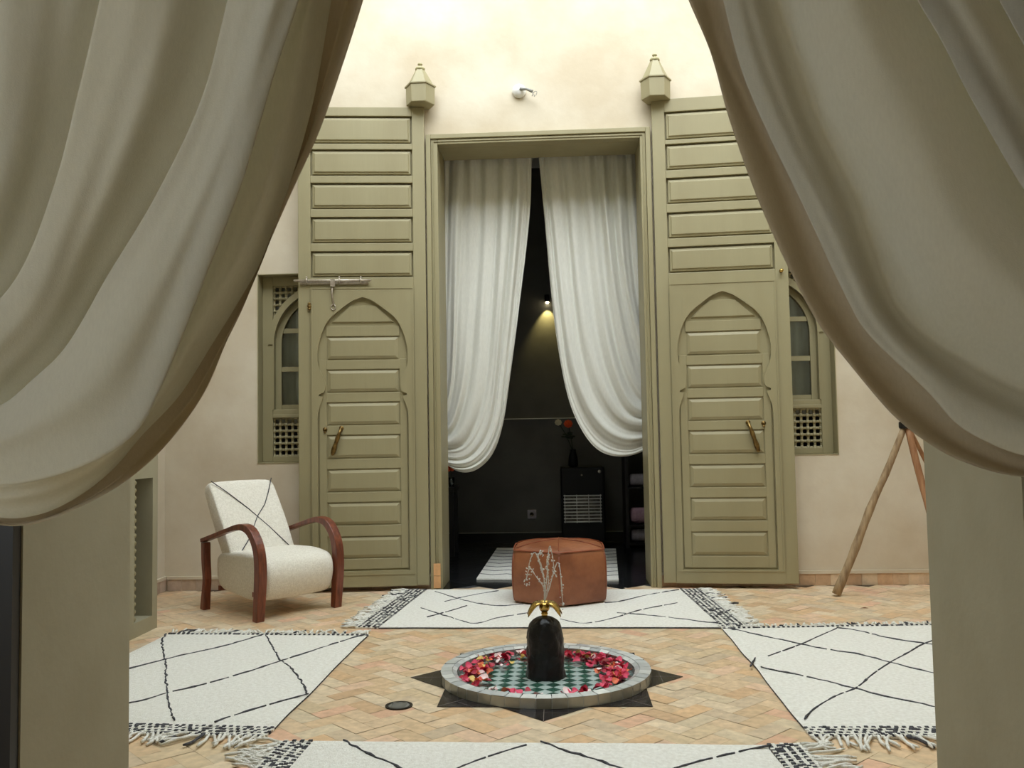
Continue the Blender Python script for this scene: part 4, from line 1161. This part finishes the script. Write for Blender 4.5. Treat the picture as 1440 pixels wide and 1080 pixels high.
# backrest: slanted slab
by0, bz0 = .12, .32; by1, bz1 = .415, .805
dv = Vector((by1-by0, bz1-bz0)).normalized(); nv2 = Vector((-dv.y, dv.x))   # towards the front (-y)
def bp(s, d): 
    p = Vector((by0, bz0))+Vector((by1-by0, bz1-bz0))*s+nv2*d; return (p.x, p.y)
prof = [bp(0, .05), bp(.3, .062), bp(.6, .06), bp(.9, .05), bp(.985, .035), bp(1.0, 0), bp(.985, -.035), bp(.9, -.045), bp(.5, -.05), bp(.1, -.05), bp(0, -.03)]
def fl(pts):
    return [(x, *bp(s, .058+.012*math.sin(PI*min(1, max(0, s)))*.5)) for x, s in pts]
hb = HWc-.045
l1 = fl([(-hb+.012, .975), (-hb*.55, .80), (-hb*.1, .58), (.0+hb*.35, .33), (hb*.8, .06), (hb*.92, .0)])
l2 = fl([(hb-.012, .975), (hb*.72, .80), (hb*.45, .62), (hb*.1, .47), (-hb*.35, .20), (-hb*.7, .05)])
softbox('backrest', prof, hb, .9, [M['boucle'], M['wool_black']], [l1, l2])

# ================================================================== TRIPOD
tp = Vector((2.16, 6.02, 0)); top = onY(1274, 600, 6.0)
f1 = onZ(1176, 838); 
t = thing('tripod', 'rough wooden tripod stand with dark collar right of the right door leaf', 'tripod', (top.x, 6.0, 0))
def loc(p): return Vector((p[0]-top.x, p[1]-6.0, p[2]))
apex = Vector((0, 0, top.z))
def leg(a, b, r0, r1, m, seed):
    pts = []; rr_ = []
    for i in range(15):
        u = i/14; p = a.lerp(b, u); w = .012*math.sin(PI*u)
        pts.append(p+Vector((w*noise.noise(Vector((u*3, seed, 0))), w*noise.noise(Vector((u*3, seed, 5))), 0))); rr_.append((r0+(r1-r0)*u)*(1+.16*noise.noise(Vector((u*9, seed, 2)))))
    mb = MB(); mb.tube(pts, rr_, 10); mb.build('leg', m, t)
foot1 = loc((f1.x, f1.y, .01))
leg(apex+Vector((-.01, 0, .0)), foot1, .021, .030, M['driftwood'], 1)
g2 = onY(1311, 780, 5.98); dir2 = (loc(g2)-apex); k = apex.z/(-dir2.z)
foot2 = apex+dir2*k; foot2.z = .01; foot2.y = -.18
leg(apex+Vector((.006, -.01, .0)), foot2, .022, .026, M['pine'], 2)
leg(apex+Vector((.015, .01, .01)), Vector((.62, .30, .01)), .013, .018, M['pine'], 3)
mb = MB(); mb.lathe([(.042, top.z-.012), (.045, top.z), (.044, top.z+.03), (.036, top.z+.036)], 14, smooth=False); mb.build('collar', M['iron'], t)
mb = MB(); mb.tube([(0, 0, top.z+.03), (-.004, 0, top.z+.30)], [.028, .022], 10); mb.build('stem', M['pine'], t)

# ================================================================== THINGS IN THE DARK ROOM
HY = 8.55
a = onY(788, 655, HY); b = onY(850, 655, HY); bot = 0; zt_ = onY(820, 657, HY).z
t = thing('gas_heater', 'black portable gas heater with pale radiant grille in the dark room', 'heater', ((a.x+b.x)/2, HY, 0))
hw_ = (b.x-a.x)/2
mb = MB(); mb.box(-hw_, hw_, 0.0, .36, .05, zt_); mb.build('body', M['black_metal'], t, bevel=.02, segs=3)
g0 = onY(794, 697, HY); g1 = onY(845, 733, HY); gx0, gx1 = g0.x-(a.x+b.x)/2, g1.x-(a.x+b.x)/2
mb = MB(); mb.box(gx0, gx1, -.012, .002, g1.z, g0.z); mb.build('radiant_panel', M['heat'], t)
mb = MB(); 
for k in range(9):
    z = g1.z+(g0.z-g1.z)*k/8; mb.tube([(gx0-.01, -.03, z), (gx1+.01, -.03, z)], .006, 5)
for k in range(4):
    x = gx0+(gx1-gx0)*k/3; mb.tube([(x, -.03, g1.z-.01), (x, -.03, g0.z+.01)], .0035, 5)
mb.build('wire_guard', M['wire'], t)
for px_, py_, r_ in ((818, 668, .008), (843, 663, .016)):
    p = onY(px_, py_, HY); mb = MB(); mb.lathe([(r_, 0), (r_, .012), (r_*.6, .016)], 12, (p.x-(a.x+b.x)/2, 0, p.z), axis='y'); mb.build('knob', M['steel'], t)
for x in (-hw_+.05, hw_-.05):
    for y in (.05, .31): mb = MB(); mb.lathe([(.025, -.012), (.025, .012)], 12, (x, y, .025), axis='y'); mb.build('castor', M['black_metal'], t)
# vase of flowers on the heater
VY = HY+.15; vp = onY(806, 650, VY)
t = thing('flower_vase', 'black vase with one orange and one ivory flower standing on the gas heater', 'vase', (vp.x, VY, zt_))
mb = MB(); mb.lathe([(.04, 0), (.05, .02), (.045, .09), (.028, .15), (.03, .17)], 18); mb.build('vase', M['black_metal'], t)
heads = []
for px_, py_, m, r_ in ((799, 596, 'orange', .042), (785, 594, 'ivory', .034)):
    p = onY(px_, py_, VY)-Vector((vp.x, VY, zt_))
    mb = MB(); mb.tube([(0, 0, .15), (p.x*.5, 0, .15+(p.z-.15)*.6), tuple(p)], .004, 6)
    for k in range(4):
        mb.ball((p.x*.5+random.uniform(-.05, .05), random.uniform(-.03, .03), p.z*.75+random.uniform(-.06, .04)), .03, 6, 4, 0, (1, .4, .35))
    stm = mb.build('stem', M['stem'], t)
    mb = MB(); mb.ball(tuple(p), r_*.6, 8, 5)
    for k in range(8):
        an = k*PI/4; mb.ball((p.x+math.cos(an)*r_*.65, p.y-.01, p.z+math.sin(an)*r_*.55), r_*.42, 6, 4, 0, (1, .7, 1))
    mb.build('blossom', M[m], stm)
# shelf with rolled towels at the right
SY = 8.5; sx0 = onY(880, 720, SY).x
t = thing('open_shelf', 'black open shelf unit at the right side of the dark room', 'shelf unit', (sx0, SY, 0))
mb = MB(); mb.box(0, .03, 0, .4, 0, 1.3); mb.box(.62, .65, 0, .4, 0, 1.3); mb.build('side_panel', M['black_wood'], t)
zsh = [onY(895, y, SY).z for y in (685, 738, 764)]
for z in zsh+[1.28]:
    mb = MB(); mb.box(.03, .62, .01, .4, z-.02, z); mb.build('shelf', M['black_wood'], t)
for (y0_, y1_), m, lab in zip(((667, 684), (715, 737), (746, 763)), ('towel_w', 'towel_p', 'towel_w'),
        ('rolled grey-white towel on the top visible shelf', 'rolled pink towel on the middle shelf', 'rolled grey-white towel on the lowest shelf')):
    z1 = onY(895, y0_, SY).z; z0 = onY(895, y1_, SY).z; r_ = (z1-z0)/2
    mb = MB(); x0 = onY(886.5, 700, SY).x; mb.v = []
    prof = [(r_*.55, 0), (r_*.9, .012), (r_, .03), (r_*1.01, .2), (r_, .40), (r_*.9, .42)]
    mb.lathe(prof, 18, (0, 0, 0)); mb.v = [(x0+p[2], SY+.12+p[0], z0+r_+p[1]) for p in mb.v]
    tag(mb.build('rolled_towel', M[m]), lab, 'towel', group='rolled towels on the black shelf')
# socket
p = onY(748, 723, BY-.012)
t = thing('wall_socket', 'beige power socket low on the dark far wall', 'socket', (p.x, BY-.012, p.z))
mb = MB(); mb.box(-.045, .045, -.009, 0, -.045, .045); mb.build('plate', M['towel_w'], t, bevel=.004)
mb = MB(); mb.lathe([(.022, 0), (.02, .003), (.019, -.002), (.0001, -.002)], 16, (0, -.009, 0), axis='y'); mb.build('outlet', M['grey'], t)
# console hidden behind the left jamb, its end shows two small things
p = onY(636, 684, 8.2)
t = thing('console_table', 'black console table half hidden behind the left door jamb', 'table', (p.x-.5, 8.2, 0))
mb = MB(); mb.box(-.5, .54, -.18, .2, p.z-.04, p.z); mb.build('tabletop', M['black_wood'], t, bevel=.004)
for x in (-.47, .51):
    for y in (-.15, .17): mb = MB(); mb.box(x-.02, x+.02, y-.02, y+.02, 0, p.z-.04); mb.build('leg', M['black_wood'], t)
mb = MB(); q = onY(634, 684, 8.12); mb.lathe([(.022, 0), (.028, .05), (.03, .085), (.027, .085), (.025, .05), (.02, .006), (.0001, .006)], 16)
v_ = mb.build('small_glass', M['pane'], loc=(q.x+.005, 8.12, p.z)); tag(v_, 'small clear glass holding an orange flower by the left jamb', 'glass')
mb = MB(); q2 = onY(633, 658, 8.12); mb.tube([(0, 0, .008), (-.005, 0, q2.z-p.z)], .003, 5)
fl_ = thing('orange_flower', 'single orange flower in the small glass by the left jamb', 'flower', (q.x+.005, 8.12, p.z))
mb.build('stem', M['stem'], fl_)
mb = MB()
for k in range(7): mb.ball((math.cos(k*.9)*.024-.005, math.sin(k*.9)*.012, q2.z-p.z+.018*math.sin(k*1.7)), .022, 7, 5, 0, (1, .8, .8))
mb.build('blossom', M['orange'], fl_)
# wall spot
p = onY(769.5, 426, BY-.07)
t = thing('wall_spotlight', 'small lit spotlight shining down the black far wall', 'spotlight', (p.x, BY, p.z))
mb = MB(); mb.lathe([(.028, .012), (.028, .08), (.02, .085)], 14, (0, -.07, 0)); mb.tube([(0, 0, .06), (0, -.06, .06)], .008, 6); mb.build('housing', M['black_metal'], t)
mb = MB(); mb.ball((0, -.07, .006), .017, 12, 8); mb.build('bulb', M['bulb'], t)

# ================================================================== LIGHT
w = bpy.data.worlds.new('sky'); sc.world = w; w.use_nodes = True
bg = w.node_tree.nodes['Background']; bg.inputs['Color'].default_value = (.88, .96, 1.0, 1); bg.inputs['Strength'].default_value = 4.3
sun_d = bpy.data.lights.new('hazy_sun', 'SUN'); sun_d.energy = 3.0; sun_d.angle = math.radians(50); sun_d.color = (.95, .98, 1.0)
sun = bpy.data.objects.new('hazy_sun', sun_d); C.objects.link(sun); sun.rotation_euler = Vector((-.05, .72, -.64)).to_track_quat('-Z', 'Y').to_euler()
sl = bpy.data.lights.new('spot_beam', 'SPOT'); sl.energy = 22; sl.color = (1, .82, .3); sl.spot_size = math.radians(75); sl.spot_blend = .6; sl.shadow_soft_size = .01
so = bpy.data.objects.new('spot_beam', sl); C.objects.link(so); so.location = (p.x, BY-.07, p.z-.012); so.rotation_euler = (math.radians(18), 0, 0)

vs = sc.view_settings; vs.view_transform = 'Standard'; vs.look = 'None'; vs.gamma = 1; vs.use_curve_mapping = False; vs.exposure = 0.0
sc.cycles.max_bounces = 10; sc.cycles.diffuse_bounces = 6; sc.cycles.transparent_max_bounces = 12; sc.cycles.transmission_bounces = 6
sc.cycles.sample_clamp_indirect = 8; sc.cycles.caustics_reflective = False; sc.cycles.caustics_refractive = False
